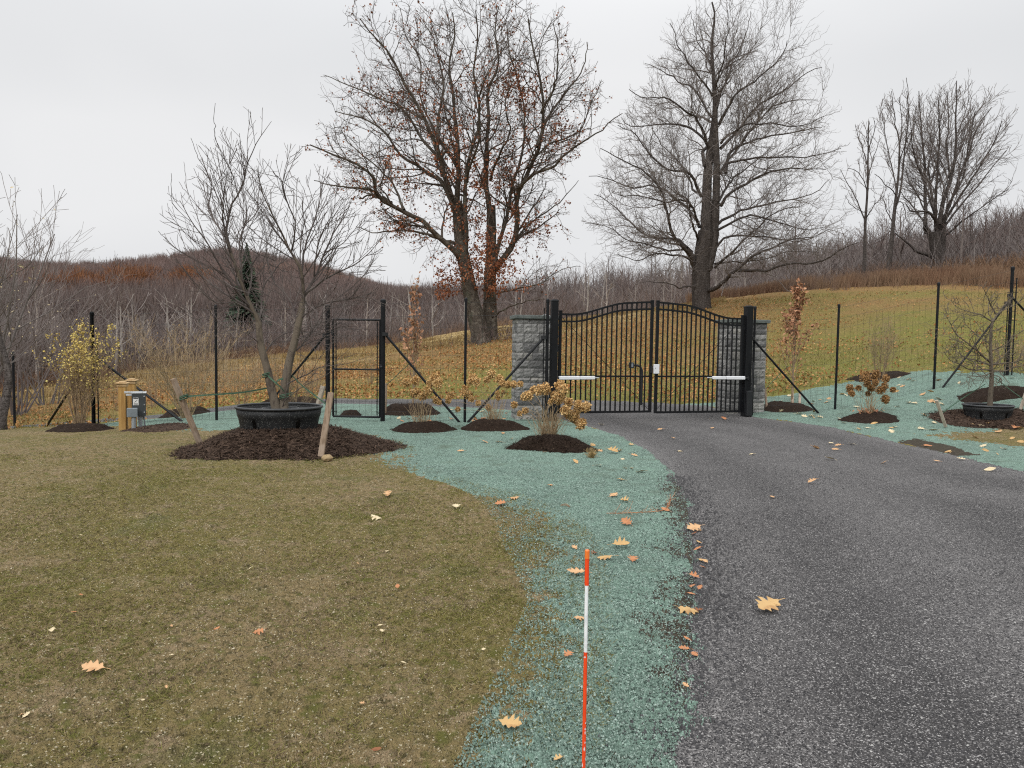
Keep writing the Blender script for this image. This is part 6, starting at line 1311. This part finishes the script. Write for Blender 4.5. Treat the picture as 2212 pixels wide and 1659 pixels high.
# ---------------------------------------------------------------- fallen leaves
def leaf_outline(kind, rg):
    """lobed leaf outline, length 1 along x, stalk at 0"""
    half = []
    if kind == 0: half = [(0, .012), (.10, .04), (.18, .09), (.22, .18), (.31, .26), (.33, .20), (.37, .13), (.43, .20), (.48, .29), (.58, .38), (.59, .29), (.62, .16), (.68, .20), (.80, .31), (.80, .20), (.82, .12), (.88, .14), (.93, .08), (1.0, 0)]
    elif kind == 1: half = [(0, .015), (.10, .10), (.12, .36), (.22, .30), (.30, .16), (.36, .20), (.42, .50), (.50, .40), (.60, .34), (.56, .20), (.62, .12), (.74, .26), (.82, .22), (.82, .08), (1.0, 0)]
    else: half = [(0, .02), (.12, .13), (.3, .21), (.5, .24), (.7, .19), (.88, .09), (1.0, 0)]
    a = np.array(half); a[1:-1, 1] *= rg.uniform(.85, 1.15); b = a[1:-1][::-1].copy(); b[:, 1] *= -rg.uniform(.8, 1.1); return a, b
def fallen_leaf(p, size, m_, label, seed, kind=0, rz=None, grp='fallen leaves', curl=.14, name='fallen_leaf', tiltx=0.0):
    rg = np.random.default_rng(seed); a, b = leaf_outline(kind, rg); mid = np.linspace(0, 1, 9); na = len(a)
    # triangle fan between the outline and midrib
    ol = np.concatenate([a, b]); n = len(ol); rib = np.stack([np.clip(ol[:, 0], 0, 1), np.zeros(n)], 1)
    V2 = np.concatenate([ol, rib]); cx, cy = rg.uniform(.5, 1.3), rg.uniform(.5, 1.6)
    Zv = curl*(np.abs(V2[:, 1])**1.3*cy*2.2+(V2[:, 0]-.5)**2*cx*1.2)+rg.normal(0, .012, len(V2))*np.r_[np.ones(n), np.zeros(n)]; V = np.stack([V2[:, 0]-.5, V2[:, 1], Zv+.02], 1)
    q = [(i, (i+1) % n, n+(i+1) % n, n+i) for i in range(n)]
    rz = rg.uniform(0, 6.28) if rz is None else rz; Rz = np.array(Matrix.Rotation(tiltx, 3, 'X') @ Matrix.Rotation(rz, 3, 'Z') @ Matrix.Rotation(rg.normal(0, .14), 3, 'X') @ Matrix.Rotation(rg.normal(0, .12), 3, 'Y')); V = (V*size) @ Rz.T+p
    m = MB(); m.add(V, q); st = np.array([[-.5, 0, .02], [-.62, .02, .03], [-.72, .05, .02]])*size @ Rz.T+p; tube(m, st, .012*size, 3, False)
    o = m.build(name, M[m_], None, loc=p); tag(o, label, 'leaf', grp); return o
LV = [(203, 1456, 52, 'leaf_tan', 0, 'broad orange-tan oak leaf lying alone on the lawn at lower left'), (470, 975, 30, 'leaf_gold', 1, 'golden leaf at the foot of the mulch mound, left part'), (838, 1074, 22, 'leaf_tan', 1, 'pinkish tan leaf on the lawn above the pale star-shaped one'),
    (811, 1125, 26, 'leaf_cream', 1, 'pale star-shaped leaf on the middle of the lawn'), (985, 1098, 20, 'leaf_cream', 1, 'small pale leaf on the lawn near the teal edge'), (1082, 1096, 26, 'leaf_orange', 0, 'curled orange leaf on the border of lawn and teal ground'),
    (1111, 1082, 22, 'leaf_tan', 0, 'tan leaf just inside the teal ground above the lawn border'), (859, 1277, 20, 'leaf_orange', 2, 'narrow orange leaf on the lawn'), (558, 1373, 24, 'leaf_orange', 1, 'small orange leaf on the lower part of the lawn'), (1102, 1581, 54, 'leaf_gold', 0, 'large golden oak leaf spread on the lowest teal ground'),
    (1660, 1323, 66, 'leaf_gold', 0, 'largest golden oak leaf, alone on the driveway'), (1487, 1330, 44, 'leaf_gold', 1, 'golden leaf on the gravelly driveway edge'), (1246, 1246, 44, 'leaf_tan', 0, 'tan oak leaf touching the marker stake'), (1308, 1212, 38, 'leaf_gold', 0, 'golden oak leaf right of the marker tip'),
    (1340, 1187, 40, 'leaf_gold', 0, 'golden oak leaf upper right of the marker tip'), (1367, 1217, 24, 'leaf_orange', 1, 'small orange leaf right of the two golden oak leaves'), (1283, 1199, 18, 'leaf_brown', 1, 'dark red curled leaf beside the marker tip'), (1226, 1427, 24, 'leaf_orange', 1, 'small orange leaf left of the marker stake'),
    (1250, 1345, 24, 'leaf_tan', 1, 'small tan leaf close left of the white part of the marker'), (1354, 1136, 30, 'leaf_orange', 0, 'brownish curled leaf above the golden oak leaves'), (1437, 1108, 22, 'leaf_orange', 2, 'orange leaf caught on the dry frond'), (1190, 1051, 20, 'leaf_tan', 0, 'tan leaf in the middle of the upper teal ground'),
    (1341, 1040, 20, 'leaf_gold', 0, 'golden leaf on the teal ground near the driveway curve'), (1325, 1077, 26, 'leaf_tan', 0, 'left one of a pair of leaves above the dry frond'), (1348, 1087, 20, 'leaf_gold', 1, 'right one of a pair of leaves above the dry frond'), (1499, 1149, 38, 'leaf_tan', 0, 'long tan leaf on the driveway edge'),
    (1511, 1177, 20, 'leaf_gold', 2, 'thin leaf below the long tan one on the driveway edge'), (1500, 1253, 24, 'leaf_orange', 1, 'reddish leaf on the gravel edge'), (1484, 1388, 18, 'leaf_orange', 2, 'small orange scrap below the golden leaf on the gravel edge'), (1755, 1046, 22, 'leaf_tan', 0, 'pinkish leaf on the middle of the driveway'),
    (1668, 1077, 14, 'leaf_tan', 1, 'little star-shaped leaf on the driveway'), (1468, 977, 16, 'leaf_cream', 0, 'pale leaf on the driveway before the gate, right of the teal curve'), (1205, 1655, 18, 'leaf_gold', 1, 'leaf cut off by the bottom edge of the picture'), (1519, 1215, 20, 'leaf_gold', 2, 'pointed yellow leaf on the gravel edge'),
    (1323, 981, 26, 'leaf_gold', 0, 'golden leaf right of the hydrangea bed'), (1241, 1191, 16, 'leaf_tan', 1, 'small tan leaf level with the marker tip, left'), (1345, 994, 18, 'leaf_cream', 0, 'pale leaf below the golden one right of the hydrangea bed'), (2004, 967, 18, 'leaf_orange', 2, 'upright orange leaf on the bare soil'), (2046, 978, 20, 'leaf_gold', 0, 'golden leaf at the end of the bare soil'),
    (2077, 995, 20, 'leaf_cream', 0, 'pale leaf on the right border of the driveway'), (1564, 906, 18, 'leaf_orange', 0, 'orange leaf on the driveway by the right gate leaf'), (1625, 982, 18, 'leaf_cream', 0, 'cream leaf on the driveway left of the pinkish one'), (2192, 931, 22, 'leaf_orange', 1, 'orange leaf on the mulch of the second tub'), (812, 1630, 24, 'leaf_brown', 2, 'dark slate-like chip standing on the lawn at the bottom'),
    (996, 977, 18, 'leaf_tan', 0, 'tan leaf on the teal ground below the sparse hydrangea'), (2023, 1000, 14, 'leaf_tan', 2, 'narrow leaf near the right border of the driveway')]
for i, (u, v, px, mt, kd, lab) in enumerate(LV):
    p = G(u, v); s = px*p[1]/F*1.05; p[2] += .018+(.10*s if px > 20 else 0)
    if kd == 1: s *= 1.0
    fallen_leaf(p, max(s, .04), mt, lab, 100+i, kd, rz=np.random.default_rng(i).choice([0, math.pi])+np.random.default_rng(i+7).normal(0, .5) if px > 24 else None, grp='large fallen leaves', curl=[.12, -.25, .22, -.15, .30][i % 5], tiltx=.28 if px > 20 else .12)
rg = np.random.default_rng(91)
def scatter_leaves(n, polyuv, label, grp, mats, size, seed, Ymax=40, name='fallen_leaf'):
    g = np.random.default_rng(seed); poly = np.array(polyuv, float); k = 0; tries = 0
    base = [None]*4
    for j in range(4):
        o = fallen_leaf(np.array([0, 0, -500.]), 1.0, mats[j % len(mats)], 'x', seed*10+j, [0, 1, 0, 2][j], 0.0); base[j] = o.data; bpy.data.objects.remove(o)
    while k < n and tries < n*40:
        tries += 1; u = g.uniform(poly[:, 0].min(), poly[:, 0].max()); v = g.uniform(poly[:, 1].min(), poly[:, 1].max())
        if sdist(np.array([u]), np.array([v]), polyuv)[0] > 0: continue
        p = G(u, v, Ymax=Ymax); s = g.uniform(size[0], size[1]); o = bpy.data.objects.new(name, base[g.integers(0, 4)]); COL.objects.link(o); o.location = (p[0], p[1], p[2]+.015); o.scale = (s, s, s*g.uniform(.8, 1.6)); o.rotation_euler = (g.normal(0, .2), g.normal(0, .2), g.uniform(0, 6.28)); tag(o, label, 'leaf', grp); k += 1
scatter_leaves(64, [(1650, 885), (1800, 850), (1950, 830), (2212, 900), (2212, 1005), (2060, 958), (1900, 940), (1680, 900)], 'small cream leaf on the teal ground right of the driveway', 'cream leaves on the right bank', ['leaf_cream', 'leaf_tan', 'leaf_cream', 'leaf_gold'], (.10, .18), 5)
scatter_leaves(16, [(1640, 860), (1800, 835), (2000, 810), (2200, 820), (2000, 850), (1700, 880)], 'small leaf on the teal slope behind the right fence', 'leaves behind the right fence', ['leaf_cream', 'leaf_tan'], (.10, .16), 6)
scatter_leaves(26, [(1100, 905), (1250, 920), (1400, 970), (1450, 1030), (1250, 1010), (1020, 960)], 'small tan leaf on the teal ground round the hydrangea by the driveway', 'small leaves near the hydrangeas', ['leaf_tan', 'leaf_gold'], (.07, .14), 7)
scatter_leaves(12, [(1010, 905), (1100, 900), (1120, 925), (1030, 925)], 'orange leaf heaped by the foot of the left stone pillar', 'orange leaves by the left pillar', ['leaf_orange', 'leaf_tan'], (.12, .18), 8)
scatter_leaves(12, [(1250, 905), (1600, 905), (1900, 960), (2150, 1020), (1600, 1000), (1380, 950)], 'small leaf on the far part of the driveway', 'leaves on the far driveway', ['leaf_tan', 'leaf_cream'], (.08, .15), 9)
scatter_leaves(12, [(1480, 1130), (1525, 1150), (1520, 1420), (1470, 1560), (1450, 1500), (1480, 1300)], 'small leaf scrap in the gravel along the driveway edge', 'leaf scraps on the gravel edge', ['leaf_orange', 'leaf_brown', 'leaf_tan'], (.03, .07), 10)
scatter_leaves(26, [(20, 1000), (800, 1020), (1100, 1150), (1100, 1500), (900, 1659), (50, 1650)], 'tiny pale leaf scrap on the lawn', 'leaf scraps on the lawn', ['leaf_cream', 'leaf_tan', 'leaf_orange'], (.02, .045), 11)
scatter_leaves(14, [(845, 885), (980, 880), (1120, 880), (1130, 905), (860, 915)], 'small leaf on the teal ground behind the wire', 'leaves behind the left wire', ['leaf_cream', 'leaf_orange'], (.09, .14), 12)

# dry fronds and grass tufts on the teal ground
def tuft(p, n, L_, m_, label, seed, flat=.3, dirx=0.0, name='dry_tuft', r=.0016):
    g = np.random.default_rng(seed); K = 6; D = np.stack([g.normal(dirx, .5, n), g.normal(0, .5, n), np.abs(g.normal(flat, .25, n))], 1); D /= np.linalg.norm(D, axis=1, keepdims=True); P = np.empty((n, K, 3)); P[:, 0] = p+g.normal(0, .02, (n, 3))*[1, 1, 0]; Ls = g.uniform(.4, 1, n)*L_
    for k in range(1, K): D = D+g.normal(0, .12, (n, 3)); D[:, 2] -= .06; D /= np.linalg.norm(D, axis=1, keepdims=True); P[:, k] = P[:, k-1]+D*(Ls/(K-1))[:, None]; P[:, k, 2] = np.maximum(P[:, k, 2], p[2]+.004)
    m = MB(); tubes(m, P, np.full((n, K), r), 3, col=g.random(n)); o = m.build(name, M[m_], None, loc=p); tag(o, label, 'dry plant')
tuft(G(1278, 990), 130, .16, 'straw', 'small pale grass tuft at the right tip of the hydrangea bed', 1, flat=.9)
a_ = G(1310, 1113); b_ = G(1438, 1108); P = resample([a_+[0, 0, .01], a_*.6+b_*.4+[0, -.03, .015], b_+[0, 0, .03], b_+[.05, .06, .16]], 20); g = np.random.default_rng(5); m = MB(); tube(m, P, .0035, 4, False); c, rc = spawn(P[None], np.full((1, 20), .003), g, .018, .13, (40, 80), 4, .1, 0, t0=.05, t1=.95, rr=.6, rtip=.0014, lmin=.04, lmax=.12, tdec=0); tubes(m, c, rc, 3)
o = m.build('dry_frond', M['leaf_orange'], None, loc=a_); tag(o, 'dry orange frond lying across the teal ground above the leaves', 'dry plant')
a_ = G(1222, 1098); m = MB(); tube(m, resample([a_+[-.04, .04, .01], a_+[0, 0, .03], a_+[.04, -.03, .01]], 6), .005, 4, False); tube(m, resample([a_+[-.05, .02, .01], a_+[0, -.01, .02], a_+[.03, -.05, .01]], 6), .004, 4, False); o = m.build('twig', M['shrub_twig'], None, loc=a_); tag(o, 'short brown twig on the teal ground left of the dry frond', 'twig')

# loose stones and grains that break up the edges
def scatter_world(n, fn, seed):
    return fn(np.random.default_rng(seed), n)
g = np.random.default_rng(17)
ne = np.array(near_edge); seg = ne[:7]
def along_edge(n, wd, bias=0.0):
    k = g.random(n)**.8*(len(seg)-1.001); i = k.astype(int); f = (k-i)[:, None]; p = seg[i]*(1-f)+seg[i+1]*f; return p[:, 0]+g.normal(bias, wd, n), p[:, 1]+g.normal(0, .05, n)
g_ = g; x, y = along_edge(7000, .14, .04); z = gz(x, y); m = MB(); n = len(x)
tetr = np.array([[1, 0, -.3], [-.5, .85, -.3], [-.6, -.8, -.3], [.2, .1, .8], [-.3, .5, .4]]); s = (.003+.011*g.random(n)**3)[:, None, None]; an = g.uniform(0, 6.28, n); V = tetr[None]*(1+g.normal(0, .25, (n, 5, 3)))*s; ca_, sa_ = np.cos(an)[:, None], np.sin(an)[:, None]
V = np.stack([V[..., 0]*ca_-V[..., 1]*sa_+x[:, None], V[..., 0]*sa_+V[..., 1]*ca_+y[:, None], V[..., 2]+z[:, None]+.006], -1); I = np.arange(n*5).reshape(n, 5)
m.add(V.reshape(-1, 3), None, np.concatenate([I[:, [0, 1, 4]], I[:, [1, 2, 4]], I[:, [4, 2, 3]], I[:, [2, 0, 3]], I[:, [0, 4, 3]], I[:, [0, 2, 1]]]), col=np.repeat(g.random(n), 5)); o = m.build('gravel', M['pebble']); tag(o, 'loose angular gravel along the driveway edge', None, None, 'stuff')
# pebbles over the near driveway, grains of the seeded mulch, straw and grass on the lawn
def near_pts(n, poly, ymax, seed, mg=.03):
    g = np.random.default_rng(seed); r = 2.2*(ymax/2.2)**g.random(n); t = g.uniform(-.72, .72, n); x, y = r*np.sin(t), r*np.cos(t); k = sdist(x, y, poly) < mg; return x[k], y[k], g
x, y, g = near_pts(52000, drive_poly, 10, 21); n = len(x); z = gz(x, y); s = (.0022+.0042*g.random(n)**2.2)[:, None, None]*(1+y[:, None, None]*.05); an = g.uniform(0, 6.28, n); ca_, sa_ = np.cos(an)[:, None], np.sin(an)[:, None]; V = tetr[None]*(1+g.normal(0, .25, (n, 5, 3)))*s
V = np.stack([V[..., 0]*ca_-V[..., 1]*sa_+x[:, None], V[..., 0]*sa_+V[..., 1]*ca_+y[:, None], V[..., 2]+z[:, None]+.004], -1); I = np.arange(n*5).reshape(n, 5); m = MB()
m.add(V.reshape(-1, 3), None, np.concatenate([I[:, [0, 1, 4]], I[:, [1, 2, 4]], I[:, [4, 2, 3]], I[:, [2, 0, 3]], I[:, [0, 4, 3]]]), col=np.repeat(g.random(n), 5)); o = m.build('stone_chippings', M['pebble']); tag(o, 'loose chippings over the asphalt millings', None, None, 'stuff')
M['crumb'] = mat('crumb', (.15, .21, .175), [], rough=1, spec=.1, rnd=[((.34, .42, .37), .6, .95)])
x, y, g = near_pts(150000, teal_left, 9, 22); k = sdist(x, y, lawn_poly)+(fbm(x, y, .35, 4, 5)-.5)*.8 > -.32-.25*g.random(len(x)); k &= sdist(x, y, drive_poly) > 0; x, y = x[k], y[k]; n = len(x); z = gz(x, y); s = (.0024+.0036*g.random(n))[:, None, None]*(1+y[:, None, None]*.04); an = g.uniform(0, 6.28, n); ca_, sa_ = np.cos(an)[:, None], np.sin(an)[:, None]; V = tetr[None]*(1+g.normal(0, .3, (n, 5, 3)))*s
V = np.stack([V[..., 0]*ca_-V[..., 1]*sa_+x[:, None], V[..., 0]*sa_+V[..., 1]*ca_+y[:, None], V[..., 2]+z[:, None]+.008+g.random(n)[:, None]*.008], -1); I = np.arange(n*5).reshape(n, 5); m = MB()
m.add(V.reshape(-1, 3), None, np.concatenate([I[:, [0, 1, 4]], I[:, [1, 2, 4]], I[:, [4, 2, 3]], I[:, [2, 0, 3]], I[:, [0, 4, 3]]]), col=np.repeat(g.random(n), 5)); o = m.build('mulch_crumbs', M['crumb']); tag(o, 'teal crumbs of seeding mulch', None, None, 'stuff')
x, y, g = near_pts(330000, lawn_poly, 11.5, 23, .42); cl = fbm(x, y, 1.3, 4, 90)+.35*(fbm(x, y, .25, 2, 91)-.5); k = g.random(len(x)) < np.clip((cl-.34)*3.4, .12, 1); x, y = x[k], y[k]; n = len(x); z = gz(x, y); L_ = g.uniform(.008, .026, n)*(1+y*.05); p0 = np.stack([x, y, z-.002], 1); dr = np.stack([g.normal(0, .9, n), g.normal(0, .9, n), g.uniform(.25, 1, n)], 1)
m = MB(); slivers(m, np.stack([p0, p0+dr*L_[:, None]], 1), .0010*(1+y*.16), g, g.random(n)); o = m.build('grass', M['grass']); tag(o, 'short sparse grass blades coming up through the lawn', None, None, 'stuff')

x, y, g = near_pts(90000, lawn_poly, 9, 24, .42); cl = fbm(x, y, .6, 3, 95); k = g.random(len(x)) < np.clip((cl-.3)*3, .1, 1); x, y = x[k], y[k]; n = len(x); z = gz(x, y); s = (.0018+.005*g.random(n)**2.5)[:, None, None]*(1+y[:, None, None]*.05); an = g.uniform(0, 6.28, n); ca_, sa_ = np.cos(an)[:, None], np.sin(an)[:, None]; V = tetr[None]*(1+g.normal(0, .3, (n, 5, 3)))*s
V = np.stack([V[..., 0]*ca_-V[..., 1]*sa_+x[:, None], V[..., 0]*sa_+V[..., 1]*ca_+y[:, None], V[..., 2]+z[:, None]+.004], -1); I = np.arange(n*5).reshape(n, 5); m = MB(); M['clod'] = mat('clod', (.12, .092, .055), [], rough=1, spec=.1, rnd=[((.28, .22, .14), .6, .9), ((.50, .44, .32), .985, .99)])
m.add(V.reshape(-1, 3), None, np.concatenate([I[:, [0, 1, 4]], I[:, [1, 2, 4]], I[:, [4, 2, 3]], I[:, [2, 0, 3]], I[:, [0, 4, 3]]]), col=np.repeat(g.random(n), 5)); o = m.build('soil_crumbs', M['clod']); tag(o, 'crumbs of soil and grit on the thin lawn', None, None, 'stuff')

# leaf litter on the meadow
n = 90000; g = np.random.default_rng(33); t = g.uniform(-.80, .80, n); r = 19*(56/19)**g.random(n); x, y = r*np.sin(t), r*np.cos(t); k = (sdist(x, y, drive_poly) > .0) & (sdist(x, y, teal_right) > .25) & (sdist(x, y, teal_left) > .3)
u_ = CU+F*np.tan(t); pr = fbm(x, y, 3.0, 3, 34)+.13*((u_ < 1650) & (u_ > 300)); k &= g.random(n) < np.clip((pr-.36)*3.2, .10, 1)*np.interp(r, [19, 24, 30, 45, 56], [.45, .6, 1, .9, .3])*np.interp(u_, [1600, 1900], [1, .42]); x, y, r = x[k], y[k], r[k]; n = len(x); z = gz(x, y)
m = MB(); leafcards(m, np.stack([x, y, z+.03+.05*g.random(n)], 1), .07+.03*g.random(n), g, -.1); o = m.build('leaf_litter', M['litter']); tag(o, 'golden fallen leaves strewn over the meadow', None, None, 'stuff')
# meadow grass blades
n = 90000; t = g.uniform(-.80, .80, n); r = 19*(52/19)**g.random(n); x, y = r*np.sin(t), r*np.cos(t); k = (sdist(x, y, drive_poly) > .1) & (sdist(x, y, teal_right) > .15) & (sdist(x, y, teal_left) > .2); x, y, r = x[k], y[k], r[k]; cl = fbm(x, y, 4, 3, 35)
k = g.random(len(x)) < np.clip((cl-.35)*3, .15, 1); x, y, r, cl = x[k], y[k], r[k], cl[k]; n = len(x); z = gz(x, y); p0 = np.stack([x, y, z-.01], 1); dr = np.stack([g.normal(0, .5, n), g.normal(0, .5, n), np.ones(n)], 1); m = MB(); slivers(m, np.stack([p0, p0+dr*(g.uniform(.05, .13, n))[:, None]], 1), .006*r/20, g, g.random(n)); o = m.build('meadow_grass', M['grass']); tag(o, 'green grass tufts on the meadow', None, None, 'stuff')
print('objects', len(bpy.data.objects))
# ---------------------------------------------------------------- the air
HZ = 0
if HZ:
    mh = bpy.data.materials.new('haze'); mh.use_nodes = True; t_ = mh.node_tree; t_.nodes.clear(); o_ = t_.nodes.new('ShaderNodeOutputMaterial'); v_ = t_.nodes.new('ShaderNodeVolumePrincipled')
    v_.inputs['Color'].default_value = (.93, .95, 1.0, 1); v_.inputs['Density'].default_value = HZ; t_.links.new(v_.outputs[0], o_.inputs['Volume'])
    zmin = float(V_[:, 2].min())-1.5; zmax = float(V_[:, 2].max())+25; m = MB(); box(m, (0, 0, (zmin+zmax)/2), (5300, 5300, zmax-zmin)); o = m.build('haze', mh); o['kind'] = 'stuff'; o['label'] = 'thin grey autumn haze'
